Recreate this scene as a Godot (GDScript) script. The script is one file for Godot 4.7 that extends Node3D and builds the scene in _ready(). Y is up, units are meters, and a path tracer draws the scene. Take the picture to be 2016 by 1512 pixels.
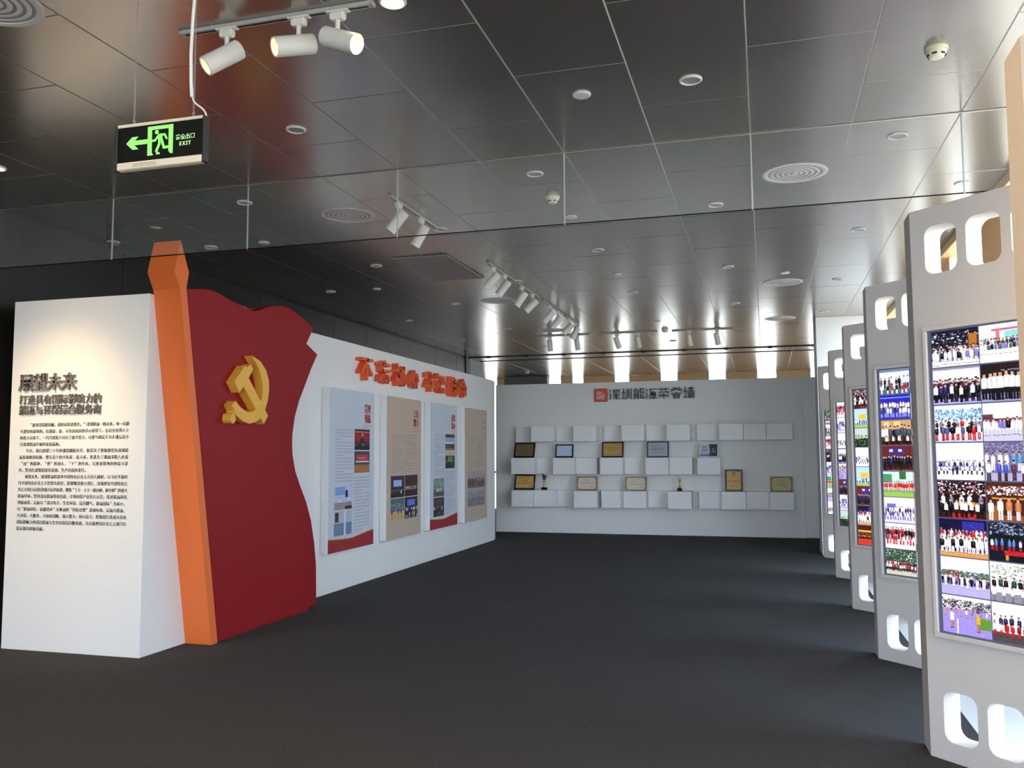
extends Node3D
# An exhibition hall: film-strip display panels beside a window wall, a flag sculpture and poster wall, an honour wall with shelves.

const CEIL := 3.5            # ceiling height
const STRIP := 0.6           # width of a row of ceiling panels
const STRIP_AT := -0.036     # x of one joint between rows
const PANEL := 1.23          # length of a ceiling panel
const WALL_X := -4.56        # face of the poster wall
const HONOUR_Z := -16.25     # face of the honour wall
const FAR_Z := -22.4         # far window wall
const SIDE_X := 1.78         # window wall beside the film-strip panels

var M := {}
var taken := {}
var glyphs := {}
var boxes := {}
var rng := RandomNumberGenerator.new()


# ---------------------------------------------------------------- building blocks

class Shape:
	var st := SurfaceTool.new()
	func _init() -> void:
		st.begin(Mesh.PRIMITIVE_TRIANGLES)
	func tri(a: Vector3, b: Vector3, c: Vector3, out: Vector3, na = null, nb = null, nc = null) -> void:
		var n := (b - a).cross(c - a)
		if n.length() < 1e-12:
			return
		n = n.normalized()
		if n.dot(out) < 0.0:
			n = -n
			var t := b
			b = c
			c = t
			var tn = nb
			nb = nc
			nc = tn
		st.set_normal(n if na == null else na)
		st.add_vertex(a)
		st.set_normal(n if nc == null else nc)
		st.add_vertex(c)
		st.set_normal(n if nb == null else nb)
		st.add_vertex(b)
	func quad(a: Vector3, b: Vector3, c: Vector3, d: Vector3, out: Vector3) -> void:
		tri(a, b, c, out)
		tri(a, c, d, out)
	func box(lo: Vector3, hi: Vector3, bevel := 0.0) -> void:
		var mid := (lo + hi) / 2.0
		var h := (hi - lo) / 2.0
		var b := minf(bevel, minf(h.x, minf(h.y, h.z)) * 0.9)
		var corner := func(s: Vector3, axis: int) -> Vector3:
			var k := Vector3(h.x - b, h.y - b, h.z - b)
			k[axis] = h[axis]
			return mid + k * s
		for axis in 3:
			var u := (axis + 1) % 3
			var v := (axis + 2) % 3
			for s in [-1.0, 1.0]:
				var q := []
				for k in [[-1, -1], [1, -1], [1, 1], [-1, 1]]:
					var g := Vector3.ZERO
					g[axis] = s
					g[u] = k[0]
					g[v] = k[1]
					q.append(corner.call(g, axis))
				var out := Vector3.ZERO
				out[axis] = s
				quad(q[0], q[1], q[2], q[3], out)
				if b > 0.0:
					for t in [-1.0, 1.0]:   # the bevel between this axis and u
						var g0 := Vector3.ZERO
						g0[axis] = s
						g0[u] = t
						var g1 := g0
						g0[v] = -1
						g1[v] = 1
						var o2 := Vector3.ZERO
						o2[axis] = s
						o2[u] = t
						quad(corner.call(g0, axis), corner.call(g1, axis), corner.call(g1, u), corner.call(g0, u), o2)
		if b > 0.0:
			for sx in [-1.0, 1.0]:
				for sy in [-1.0, 1.0]:
					for sz in [-1.0, 1.0]:
						var g := Vector3(sx, sy, sz)
						tri(corner.call(g, 0), corner.call(g, 1), corner.call(g, 2), g)
	func prism(points: PackedVector2Array, z0: float, z1: float) -> void:   # a polygon in xy, drawn out along z
		var index := Geometry2D.triangulate_polygon(points)
		for k in range(0, index.size(), 3):
			for side in [[z0, -1.0], [z1, 1.0]]:
				var p := []
				for j in 3:
					p.append(Vector3(points[index[k + j]].x, points[index[k + j]].y, side[0]))
				tri(p[0], p[1], p[2], Vector3(0, 0, side[1]))
		var turn := -1.0 if Geometry2D.is_polygon_clockwise(points) else 1.0
		for k in points.size():
			var a := points[k]
			var b := points[(k + 1) % points.size()]
			var out := Vector3(b.y - a.y, a.x - b.x, 0) * turn
			quad(Vector3(a.x, a.y, z0), Vector3(b.x, b.y, z0), Vector3(b.x, b.y, z1), Vector3(a.x, a.y, z1), out)
	func lathe(profile: Array, sides := 24, at := Vector3.ZERO, squash := Vector3.ONE) -> void:   # profile of (radius, height), about y, outside on the right of its direction upwards
		for k in profile.size() - 1:
			var p: Vector2 = profile[k]
			var q: Vector2 = profile[k + 1]
			var n2 := Vector2(q.y - p.y, p.x - q.x).normalized()
			for i in sides:
				var a0 := TAU * i / sides
				var a1 := TAU * (i + 1) / sides
				var d0 := Vector3(cos(a0), 0, sin(a0))
				var d1 := Vector3(cos(a1), 0, sin(a1))
				var n0 := d0 * n2.x + Vector3.UP * n2.y
				var n1 := d1 * n2.x + Vector3.UP * n2.y
				var pa := at + (d0 * p.x + Vector3.UP * p.y) * squash
				var pb := at + (d1 * p.x + Vector3.UP * p.y) * squash
				var qa := at + (d0 * q.x + Vector3.UP * q.y) * squash
				var qb := at + (d1 * q.x + Vector3.UP * q.y) * squash
				tri(pa, pb, qb, n0, n0, n1, n1)
				tri(pa, qb, qa, n0, n0, n1, n0)
	func tube(path: Array, radius: float, sides := 8) -> void:
		for k in path.size() - 1:
			var a: Vector3 = path[k]
			var b: Vector3 = path[k + 1]
			var w := (b - a).normalized()
			var u := w.cross(Vector3.UP if absf(w.y) < 0.9 else Vector3.RIGHT).normalized()
			var v := w.cross(u)
			for i in sides:
				var d0 := u * cos(TAU * i / sides) + v * sin(TAU * i / sides)
				var d1 := u * cos(TAU * (i + 1) / sides) + v * sin(TAU * (i + 1) / sides)
				tri(a + d0 * radius, a + d1 * radius, b + d1 * radius, d0, d0, d1, d1)
				tri(a + d0 * radius, b + d1 * radius, b + d0 * radius, d0, d0, d1, d0)
			for e in [[a, -w], [b, w]]:
				for i in sides:
					tri(e[0], e[0] + (u * cos(TAU * i / sides) + v * sin(TAU * i / sides)) * radius, e[0] + (u * cos(TAU * (i + 1) / sides) + v * sin(TAU * (i + 1) / sides)) * radius, e[1])
	func stroke(line: PackedVector2Array, wide: float, z0: float, z1: float) -> void:   # a pen stroke of square section, for lettering
		for k in line.size() - 1:
			var a := line[k]
			var b := line[k + 1]
			var d := (b - a).normalized() * wide / 2.0
			var n := Vector2(-d.y, d.x)
			a -= d * 0.8
			b += d * 0.8
			prism(PackedVector2Array([a - n, b - n, b + n, a + n]), z0, z1)
	func done() -> ArrayMesh:
		return st.commit()


func numbered(called: String) -> String:
	var n: int = taken.get(called, 0)
	taken[called] = n + 1
	return called if n == 0 else "%s_%03d" % [called, n]


func thing(called: String, label: String, category: String, at := Vector3.ZERO, turn := 0.0, group := "") -> Node3D:
	var o := Node3D.new()
	o.name = numbered(called)
	add_child(o)
	o.position = at
	o.rotation.y = turn
	o.set_meta("label", label)
	o.set_meta("category", category)
	if group:
		o.set_meta("group", group)
	return o


func structure(called: String, label: String, category: String, at := Vector3.ZERO, turn := 0.0) -> Node3D:
	var o := thing(called, label, category, at, turn)
	o.set_meta("kind", "structure")
	return o


func part(called: String, mesh: Mesh, material: Material, parent: Node3D, at := Vector3.ZERO) -> MeshInstance3D:
	var o := MeshInstance3D.new()
	o.name = called
	o.mesh = mesh
	o.material_override = material
	parent.add_child(o, true)
	o.position = at
	return o


func box_mesh(size: Vector3, bevel := 0.002) -> ArrayMesh:
	var key := "%v %f" % [size, bevel]
	if not boxes.has(key):
		var s := Shape.new()
		s.box(-size / 2.0, size / 2.0, bevel)
		boxes[key] = s.done()
	return boxes[key]


func block(called: String, lo: Vector3, hi: Vector3, material: Material, parent: Node3D, bevel := 0.003) -> MeshInstance3D:
	return part(called, box_mesh(hi - lo, bevel), material, parent, (lo + hi) / 2.0)


func sheet(size: Vector2) -> ArrayMesh:   # a picture's face in xy, facing +z, its texture the right way up
	var st := SurfaceTool.new()
	st.begin(Mesh.PRIMITIVE_TRIANGLES)
	for k in [[-1, 1], [1, 1], [1, -1], [-1, 1], [1, -1], [-1, -1]]:
		st.set_normal(Vector3(0, 0, 1))
		st.set_uv(Vector2((k[0] + 1) / 2.0, (1 - k[1]) / 2.0))
		st.add_vertex(Vector3(k[0] * size.x / 2.0, k[1] * size.y / 2.0, 0))
	return st.commit()


func mat(called: String, color: Color, rough := 0.6, metal := 0.0, specular := 0.5) -> StandardMaterial3D:
	var m := StandardMaterial3D.new()
	m.resource_name = called
	m.albedo_color = color
	m.roughness = rough
	m.metallic = metal
	m.metallic_specular = specular
	M[called] = m
	return m


func noise_texture(seed_at: int, frequency: float, ramp: Array, octaves := 4, size := 512) -> NoiseTexture2D:
	var n := FastNoiseLite.new()
	n.seed = seed_at
	n.frequency = frequency
	n.fractal_octaves = octaves
	var t := NoiseTexture2D.new()
	t.width = size
	t.height = size
	t.seamless = true
	t.noise = n
	var g := Gradient.new()
	g.offsets = PackedFloat32Array(ramp.map(func(a): return a[0]))
	g.colors = PackedColorArray(ramp.map(func(a): return a[1]))
	t.color_ramp = g
	return t


func glow(called: String, color: Color, energy: float, base := Color(0.9, 0.9, 0.9)) -> StandardMaterial3D:
	var m := mat(called, base, 0.4)
	m.emission_enabled = true
	m.emission = color
	m.emission_energy_multiplier = energy
	return m


func ordinal(n: int) -> String:
	return ["first", "second", "third", "fourth", "fifth", "sixth", "seventh", "eighth", "ninth"][n]


# ---------------------------------------------------------------- the scene

func _ready() -> void:
	rng.seed = 7
	set_camera_and_sky()
	make_materials()
	build_shell()
	build_ceiling()
	build_windows()
	build_smoke_curtain()
	build_text_box()
	build_flag()
	build_poster_wall()
	build_honour_wall()
	build_film_panels()
	build_ceiling_fittings()
	build_tracks()
	build_exit_sign()


func set_camera_and_sky() -> void:
	var c := Camera3D.new()
	c.name = "camera"
	c.position = Vector3(0, 1.5, 0)
	c.rotation = Vector3(0.0793, 0.28088, -0.00407)
	c.fov = rad_to_deg(2.0 * atan(756.0 / 1719.5))
	c.near = 0.05
	c.far = 300.0
	add_child(c)
	c.current = true
	var e := Environment.new()
	var s := ProceduralSkyMaterial.new()
	s.sky_top_color = Color(0.68, 0.81, 0.96)
	s.sky_horizon_color = Color(0.92, 0.96, 1.0)
	s.ground_horizon_color = Color(0.80, 0.83, 0.84)
	s.ground_bottom_color = Color(0.62, 0.64, 0.64)
	s.sky_energy_multiplier = 1.0
	s.ground_energy_multiplier = 1.0
	e.background_mode = Environment.BG_SKY
	e.sky = Sky.new()
	e.sky.sky_material = s
	e.background_energy_multiplier = 18.0
	e.tonemap_mode = Environment.TONE_MAPPER_LINEAR
	e.tonemap_exposure = 0.76
	e.sdfgi_enabled = true
	e.ssao_enabled = true
	e.ssil_enabled = true
	var w := WorldEnvironment.new()
	w.name = "world"
	w.environment = e
	add_child(w)


func make_materials() -> void:
	var carpet := mat("carpet", Color.WHITE, 0.95, 0.0, 0.25)
	carpet.albedo_texture = noise_texture(3, 0.08, [[0.25, Color(0.185, 0.183, 0.176)], [0.5, Color(0.236, 0.232, 0.222)], [0.8, Color(0.292, 0.287, 0.275)]], 3, 512)
	carpet.uv1_triplanar = true
	carpet.uv1_world_triplanar = true
	carpet.uv1_scale = Vector3(2.2, 2.2, 2.2)
	carpet.heightmap_enabled = true
	carpet.heightmap_texture = noise_texture(5, 0.12, [[0.0, Color.BLACK], [1.0, Color.WHITE]], 3, 512)
	carpet.heightmap_scale = 0.3
	carpet.rim_enabled = true
	carpet.rim = 0.05
	mat("pale floor", Color(0.84, 0.84, 0.83), 0.5)
	mat("white paint", Color(0.895, 0.895, 0.885), 0.75)
	mat("satin white", Color(0.86, 0.86, 0.86), 0.35)
	mat("panel white", Color(0.85, 0.825, 0.80), 0.6)
	mat("shelf white", Color(0.905, 0.905, 0.905), 0.45)
	mat("ceiling metal", Color(0.67, 0.645, 0.615), 0.235, 0.85)
	mat("ceiling void", Color(0.08, 0.08, 0.08), 0.8)
	mat("joint glint grey", Color(0.72, 0.71, 0.69), 0.7)
	mat("rail grey", Color(0.66, 0.65, 0.64), 0.45)
	mat("hatch", Color(0.56, 0.52, 0.51), 0.55, 0.25)
	mat("dark panel", Color(0.125, 0.12, 0.115), 0.4, 0.3)
	mat("dark edge", Color(0.06, 0.06, 0.06), 0.5)
	mat("grey wall", Color(0.66, 0.68, 0.70), 0.7)
	mat("bulkhead", Color(0.45, 0.46, 0.46), 0.6)
	var wood := mat("wood", Color.WHITE, 0.5)
	wood.albedo_texture = noise_texture(11, 0.02, [[0.2, Color(0.84, 0.64, 0.42)], [0.8, Color(0.92, 0.75, 0.52)]], 4, 256)
	wood.uv1_triplanar = true
	wood.uv1_scale = Vector3(3.0, 0.4, 3.0)
	var blind := mat("blind", Color.WHITE, 0.8)
	blind.albedo_texture = noise_texture(13, 0.05, [[0.2, Color(0.95, 0.80, 0.58)], [0.8, Color(0.98, 0.86, 0.66)]], 3, 256)
	blind.uv1_triplanar = true
	blind.uv1_scale = Vector3(3.0, 3.0, 3.0)
	blind.backlight_enabled = true
	blind.backlight = Color(0.42, 0.40, 0.36)
	var pane := mat("window glass", Color(1, 1, 1, 0.04), 0.02)
	pane.transparency = BaseMaterial3D.TRANSPARENCY_ALPHA
	var screen_glass := mat("curtain glass", Color(0.82, 0.86, 0.84, 0.05), 0.02, 0.0, 0.28)
	screen_glass.transparency = BaseMaterial3D.TRANSPARENCY_ALPHA
	mat("glass edge", Color(0.72, 0.74, 0.72), 0.3, 0.3)
	mat("aluminium", Color(0.80, 0.79, 0.76), 0.35, 0.8)
	mat("champagne metal", Color(0.90, 0.84, 0.74), 0.45, 0.3)
	mat("steel", Color(0.62, 0.62, 0.62), 0.3, 0.9)
	mat("lamp white", Color(0.86, 0.85, 0.82), 0.45)
	mat("plastic cream", Color(0.88, 0.86, 0.76), 0.45)
	mat("plastic black", Color(0.045, 0.045, 0.045), 0.45, 0.0, 0.25)
	mat("fitting white", Color(0.86, 0.85, 0.84), 0.45)
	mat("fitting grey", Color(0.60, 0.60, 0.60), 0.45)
	mat("dark lens", Color(0.10, 0.10, 0.10), 0.25)
	mat("flag red", Color(0.55, 0.085, 0.11), 0.5, 0.0, 0.3)
	mat("pole orange", Color(0.88, 0.43, 0.18), 0.5)
	mat("emblem gold", Color(0.90, 0.68, 0.24), 0.5)
	mat("letter orange", Color(0.90, 0.36, 0.18), 0.5)
	mat("letter grey", Color(0.46, 0.44, 0.42), 0.5)
	mat("letter dark", Color(0.33, 0.32, 0.31), 0.6)
	mat("letter red", Color(0.74, 0.24, 0.18), 0.6)
	mat("letter slate", Color(0.44, 0.46, 0.47), 0.5)
	mat("logo red", Color(0.84, 0.31, 0.23), 0.5)
	mat("board edge", Color(0.87, 0.88, 0.89), 0.6)
	mat("bezel", Color(0.42, 0.44, 0.52), 0.3)
	mat("black wood", Color(0.045, 0.04, 0.04), 0.35)
	mat("gold metal", Color(0.80, 0.64, 0.34), 0.35, 0.6)
	mat("crystal", Color(0.92, 0.95, 0.97, 0.15), 0.05).transparency = BaseMaterial3D.TRANSPARENCY_ALPHA
	mat("purple resin", Color(0.22, 0.16, 0.20), 0.25)
	mat("red leather", Color(0.50, 0.10, 0.10), 0.6)
	glow("lit lens", Color(1.0, 0.87, 0.64), 9.0)
	glow("sign green", Color(0.55, 1.0, 0.42), 1.15, Color(0.45, 0.75, 0.35))
	glow("sign pale", Color(0.75, 0.95, 0.62), 0.95, Color(0.6, 0.75, 0.5))


# ---------------------------------------------------------------- floor, walls, ceiling

func build_shell() -> void:
	var f := structure("floor", "dark charcoal carpet covering the whole exhibition hall", "floor")
	block("carpet", Vector3(-10, -0.2, FAR_Z - 0.3), Vector3(SIDE_X + 0.3, 0, 5.2), M["carpet"], f, 0.0)
	block("pale_border", Vector3(1.05, 0, -13.55), Vector3(SIDE_X - 0.06, 0.002, 5.0), M["pale floor"], f, 0.0)  # pale strip of floor along the window side
	# dark metal panels behind the poster wall
	var w := structure("wall_left", "tall dark grey metal wall panels behind the poster wall", "wall")
	block("wall_core", Vector3(-6.3, 0, -17.1), Vector3(-5.97, CEIL, 5.0), M["dark edge"], w, 0.0)
	var seams := [5.0, 2.6, 0.2, -2.2, -4.6, -7.0, -8.2, -9.4, -10.25, -11.34, -12.42, -13.63, -14.16, -15.4, -16.59, -17.1]
	for k in seams.size() - 1:
		block("wall_panel", Vector3(-5.97, 0, seams[k + 1] + 0.004), Vector3(-5.95, CEIL - 0.03, seams[k] - 0.004), M["dark panel"], w, 0.002)
	var e := structure("trim_1", "slim black steel trim at the end of the dark wall", "trim")
	block("trim_bar", Vector3(-6.0, 0, -17.24), Vector3(-5.93, CEIL, -17.12), M["dark edge"], e)
	block("trim_bar", Vector3(-6.0, 0, -17.44), Vector3(-5.95, CEIL, -17.28), M["bulkhead"], e)
	var g := structure("wall_return", "pale grey return wall beyond the dark panels", "wall")
	block("wall_face", Vector3(-6.3, 0, -18.35), Vector3(-5.96, CEIL, -17.44), M["grey wall"], g)
	var c := structure("wall_corridor", "pale wall closing the side passage near the far windows", "wall")
	block("wall_face", Vector3(-10.0, 0, -18.35), Vector3(-6.3, CEIL, -18.1), M["grey wall"], c)
	block("wall_face", Vector3(-10.2, 0, FAR_Z), Vector3(-10.0, CEIL, -18.1), M["grey wall"], c)
	var p := structure("column_1", "square white structural column at the end of the film-strip panels", "column")
	block("column_shaft", Vector3(0.77, 0, -14.3), Vector3(1.55, CEIL, -13.62), M["white paint"], p, 0.004)
	var q := structure("wall_right", "plain white side wall beyond the column", "wall")
	block("wall_face", Vector3(SIDE_X, 0, FAR_Z), Vector3(SIDE_X + 0.3, CEIL, -13.7), M["white paint"], q, 0.0)
	var k := structure("bulkhead", "grey box bulkhead under the ceiling by the far windows", "bulkhead")
	block("bulkhead_box", Vector3(-6.5, 2.3, FAR_Z + 0.35), Vector3(-5.35, CEIL - 0.01, FAR_Z + 0.6), M["bulkhead"], k)


func build_ceiling() -> void:
	var c := structure("ceiling", "brushed grey metal panel ceiling in staggered rows", "ceiling")
	block("ceiling_slab", Vector3(-10.2, CEIL + 0.03, FAR_Z - 0.3), Vector3(SIDE_X + 0.3, CEIL + 0.25, 5.2), M["ceiling void"], c, 0.0)
	block("joint_glint_sheet", Vector3(-6.03, CEIL + 0.0024, FAR_Z), Vector3(SIDE_X, CEIL + 0.005, 4.9), M["joint glint grey"], c, 0.0)  # pale sheet behind the gaps paints the light caught on joint edges
	var mesh := box_mesh(Vector3(STRIP - 0.006, 0.02, PANEL - 0.006), 0.0015)
	for k in range(-10, 3):
		var from := -4.34 if absi(k) % 2 == 0 else -4.955
		for j in range(-7, 15):
			var z := from - PANEL * j
			if z < FAR_Z + 0.2 or z > 4.4:
				continue
			var o := part("ceiling_panel", mesh, M["ceiling metal"], c, Vector3(STRIP_AT + STRIP * (k + 0.5), CEIL + 0.01 + rng.randf_range(0, 0.0006), z - PANEL / 2.0))
			o.rotation = Vector3(rng.randf_range(-0.0007, 0.0007), 0, rng.randf_range(-0.001, 0.001))
	block("ceiling_sheet", Vector3(-10.0, CEIL, FAR_Z - 0.1), Vector3(-6.05, CEIL + 0.02, -18.3), M["ceiling metal"], c, 0.0)
	var t := structure("trim_2", "long black slot across the ceiling in front of the far windows", "trim")
	block("slot_bar", Vector3(-5.9, CEIL - 0.018, -17.22), Vector3(SIDE_X, CEIL + 0.005, -17.15), M["dark edge"], t)
	block("slot_bar", Vector3(-5.9, CEIL - 0.012, -18.0), Vector3(SIDE_X, CEIL + 0.005, -17.96), M["dark edge"], t)
	for k in 9:
		block("slot_clip", Vector3(-5.5 + 0.8 * k, CEIL - 0.03, -17.21), Vector3(-5.42 + 0.8 * k, CEIL - 0.016, -17.16), M["dark edge"], t)


func build_windows() -> void:
	# the far wall: bright tall panes between lowered blinds
	var panes := [[-9.6, -9.2], [-8.4, -8.0], [-7.22, -6.86], [-5.45, -5.1], [-4.82, -4.5], [-3.7, -3.3], [-2.52, -2.07], [-1.32, -0.88], [-0.15, 0.33], [1.1, 1.55]]
	var w := structure("window_1", "tall bright windows with peach roller blinds at the far end", "window")
	var from := -10.0
	for p in panes:
		block("roller_blind", Vector3(from, 0.0, FAR_Z), Vector3(p[0], CEIL, FAR_Z + 0.004), M["blind"], w, 0.0)
		block("pane", Vector3(p[0], 0.05, FAR_Z - 0.01), Vector3(p[1], CEIL, FAR_Z), M["window glass"], w, 0.0)
		block("sill", Vector3(from, 0, FAR_Z - 0.05), Vector3(p[1], 0.05, FAR_Z + 0.05), M["aluminium"], w)
		block("rail", Vector3(p[0], 0.98, FAR_Z - 0.02), Vector3(p[1], 1.03, FAR_Z + 0.03), M["dark edge"], w)
		for x in [p[0], p[1]]:
			block("mullion", Vector3(x - 0.02, 0, FAR_Z - 0.04), Vector3(x + 0.02, CEIL, FAR_Z + 0.03), M["champagne metal"], w, 0.003)
		from = p[1]
	block("roller_blind", Vector3(from, 0, FAR_Z), Vector3(SIDE_X + 0.2, CEIL, FAR_Z + 0.004), M["blind"], w, 0.0)
	# the side wall: panes and blinds behind the film-strip panels
	var s := structure("window_2", "long window wall with peach blinds behind the film-strip panels", "window")
	block("header", Vector3(SIDE_X - 0.06, 3.42, -13.7), Vector3(SIDE_X + 0.14, CEIL, 5.0), M["wood"], s, 0.004)
	block("sill", Vector3(SIDE_X - 0.05, 0, -13.7), Vector3(SIDE_X + 0.14, 0.08, 5.0), M["aluminium"], s, 0.004)
	var bays := [4.95]   # panes behind panels, blinds between: laid out to steer daylight onto the honour wall
	for at in [3.6, 1.45, -0.7, -2.85, -4.86, -6.99, -9.115, -11.33, -13.4]:
		var hi: float = at + 0.8
		var lo: float = at - 0.3
		block("roller_blind", Vector3(SIDE_X + 0.05, 0.08, hi), Vector3(SIDE_X + 0.054, 3.42, bays[-1]), M["blind"], s, 0.0)
		block("pane", Vector3(SIDE_X + 0.05, 0.08, lo), Vector3(SIDE_X + 0.06, 3.42, hi), M["window glass"], s, 0.0)
		for z in [lo, hi]:
			block("mullion", Vector3(SIDE_X + 0.02, 0.08, z - 0.02), Vector3(SIDE_X + 0.09, 3.42, z + 0.02), M["champagne metal"], s, 0.003)
		bays.append(lo)
	# behind the viewer: a glazed wall
	var b := structure("window_3", "tall glazed wall behind the viewer", "window")
	var x := -6.3
	while x < SIDE_X - 0.4:
		block("mullion", Vector3(x, 0, 5.0), Vector3(x + 0.3, CEIL, 5.2), M["champagne metal"], b, 0.004)
		block("pane", Vector3(x + 0.3, 0.05, 5.09), Vector3(minf(x + 1.2, SIDE_X + 0.2), CEIL, 5.1), M["window glass"], b, 0.0)
		x += 1.2


func build_smoke_curtain() -> void:
	var c := thing("smoke_curtain", "row of clear glass panes hanging from the ceiling across the hall", "glass screen", Vector3(0, 0, -5.56))
	block("top_channel", Vector3(-5.94, CEIL - 0.007, -0.005), Vector3(SIDE_X - 0.08, CEIL - 0.001, 0.005), M["aluminium"], c, 0.002)
	var edges := [-5.94]
	for i in range(-4, 2):
		edges.append(STRIP_AT + 2 * STRIP * i)
	edges.append(SIDE_X - 0.08)
	for i in edges.size() - 1:
		block("pane", Vector3(edges[i] + 0.005, 3.015, -0.004), Vector3(edges[i + 1] - 0.005, CEIL - 0.007, 0.004), M["curtain glass"], c, 0.0)
		block("bottom_edge", Vector3(edges[i] + 0.005, 3.009, -0.004), Vector3(edges[i + 1] - 0.005, 3.015, 0.004), M["plastic black"], c, 0.0)
		if i > 0:
			block("joint", Vector3(edges[i] - 0.0035, 3.01, -0.005), Vector3(edges[i] + 0.0035, CEIL - 0.007, 0.005), M["glass edge"], c, 0.0)


# ---------------------------------------------------------------- the left side

func lettering(words: String, at: Vector2, pitch: float, size: Vector2, wide: float, z0: float, z1: float, s: Shape) -> void:
	for i in words.length():
		for line in glyph(words[i]):
			var placed := PackedVector2Array()
			for q in line:
				placed.append(Vector2(at.x + pitch * i + q.x / 10.0 * size.x, at.y - q.y / 10.0 * size.y))
			s.stroke(placed, wide, z0, z1)


func raised(words: String, at: Vector2, pitch: float, size: Vector2, wide: float, z0: float, z1: float, material: Material, parent: Node3D, turn := Basis.IDENTITY) -> void:
	for i in words.length():
		if words[i] == " ":
			continue
		var s := Shape.new()
		lettering(words[i], Vector2.ZERO, 0, size, wide, z0, z1, s)
		part("letter", s.done(), material, parent, Vector3(at.x + pitch * i, at.y, 0))


func build_text_box() -> void:
	var t := thing("text_panel", "freestanding white box printed with grey introduction text beside the orange pole", "display panel", Vector3(-5.12, 0, -5.57))
	# its front face lies in z = 0, seen along -z
	block("body", Vector3(-0.645, 0, -0.8), Vector3(0.635, 2.73, 0), M["white paint"], t, 0.003)
	raised("展望未来", Vector2(-0.548, 2.136), 0.138, Vector2(0.122, 0.122), 0.0148, 0.0, 0.022, M["letter grey"], t)
	raised("打造具有国际影响力的", Vector2(-0.545, 1.972), 0.0785, Vector2(0.067, 0.068), 0.0078, 0.0, 0.014, M["letter grey"], t)
	raised("能源与环保综合服务商", Vector2(-0.545, 1.890), 0.0785, Vector2(0.067, 0.068), 0.0078, 0.0, 0.014, M["letter grey"], t)
	var lines := [
		[2.7, "“看似寻常最奇崛，成如容易却艰辛。”深圳能源一路走来，每一步都"],
		[0, "不是轻而易举的。在国家、省、市各级政府的关心指导下，在社会各界人士"],
		[0, "的鼎力支持下，一代代深能人付出了艰辛努力，以勇气和实干方才谱写出今"],
		[0, "日深圳能源壮丽的发展篇章。"],
		[2, "今天，我们回望三十年的激情燃烧岁月，既是为了致敬那些为深圳能"],
		[0, "源发展披荆斩棘、埋头苦干的开拓者、奋斗者，更是为了激励深能人永葆"],
		[0.3, "“闯”的精神、“创”的劲头、“干”的作风，以更加昂扬的的奋斗姿"],
		[0, "态，坚决扛起集团改革发展、生产经营的重任。"],
		[2, "展望未来，深圳能源将高举中国特色社会主义伟大旗帜，以习近平新时"],
		[0, "代中国特色社会主义思想为指导，紧抓粤港澳大湾区、深圳建设中国特色社"],
		[0, "会主义先行示范区的重大历史机遇，聚焦“30·60-碳达峰、碳中和”的重大"],
		[0, "能源革命，坚持清洁能源特色经营，引领环保产业先行示范，促进能源科技"],
		[0, "创新应用，实施以“清洁电力、生态环保、综合燃气、能源国际”为核心，"],
		[0, "以“能源科技、金融资本”为驱动的“四核双擎”发展布局，实施大能源，"],
		[0, "大环保、大服务、大协同战略，凝心聚力，同心奋斗，将集团打造成为具有"],
		[0, "国际影响力的清洁能源与生态环保综合服务商，为全面建设社会主义现代化"],
		[0, "国家做出积极贡献。"],
	]
	for i in lines.size():
		var words: String = lines[i][1]
		var pitch := 0.0315
		if words.length() > 25:
			pitch = (1.027 - 0.0315 * float(lines[i][0])) / words.length()
		var s := Shape.new()
		lettering(words, Vector2(-0.537 + 0.0315 * float(lines[i][0]), 1.752 - 0.0505 * i), pitch, Vector2(0.0262, 0.027), 0.0023, 0.0, 0.003, s)
		part("text_line", s.done(), M["letter dark"], t)


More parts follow.
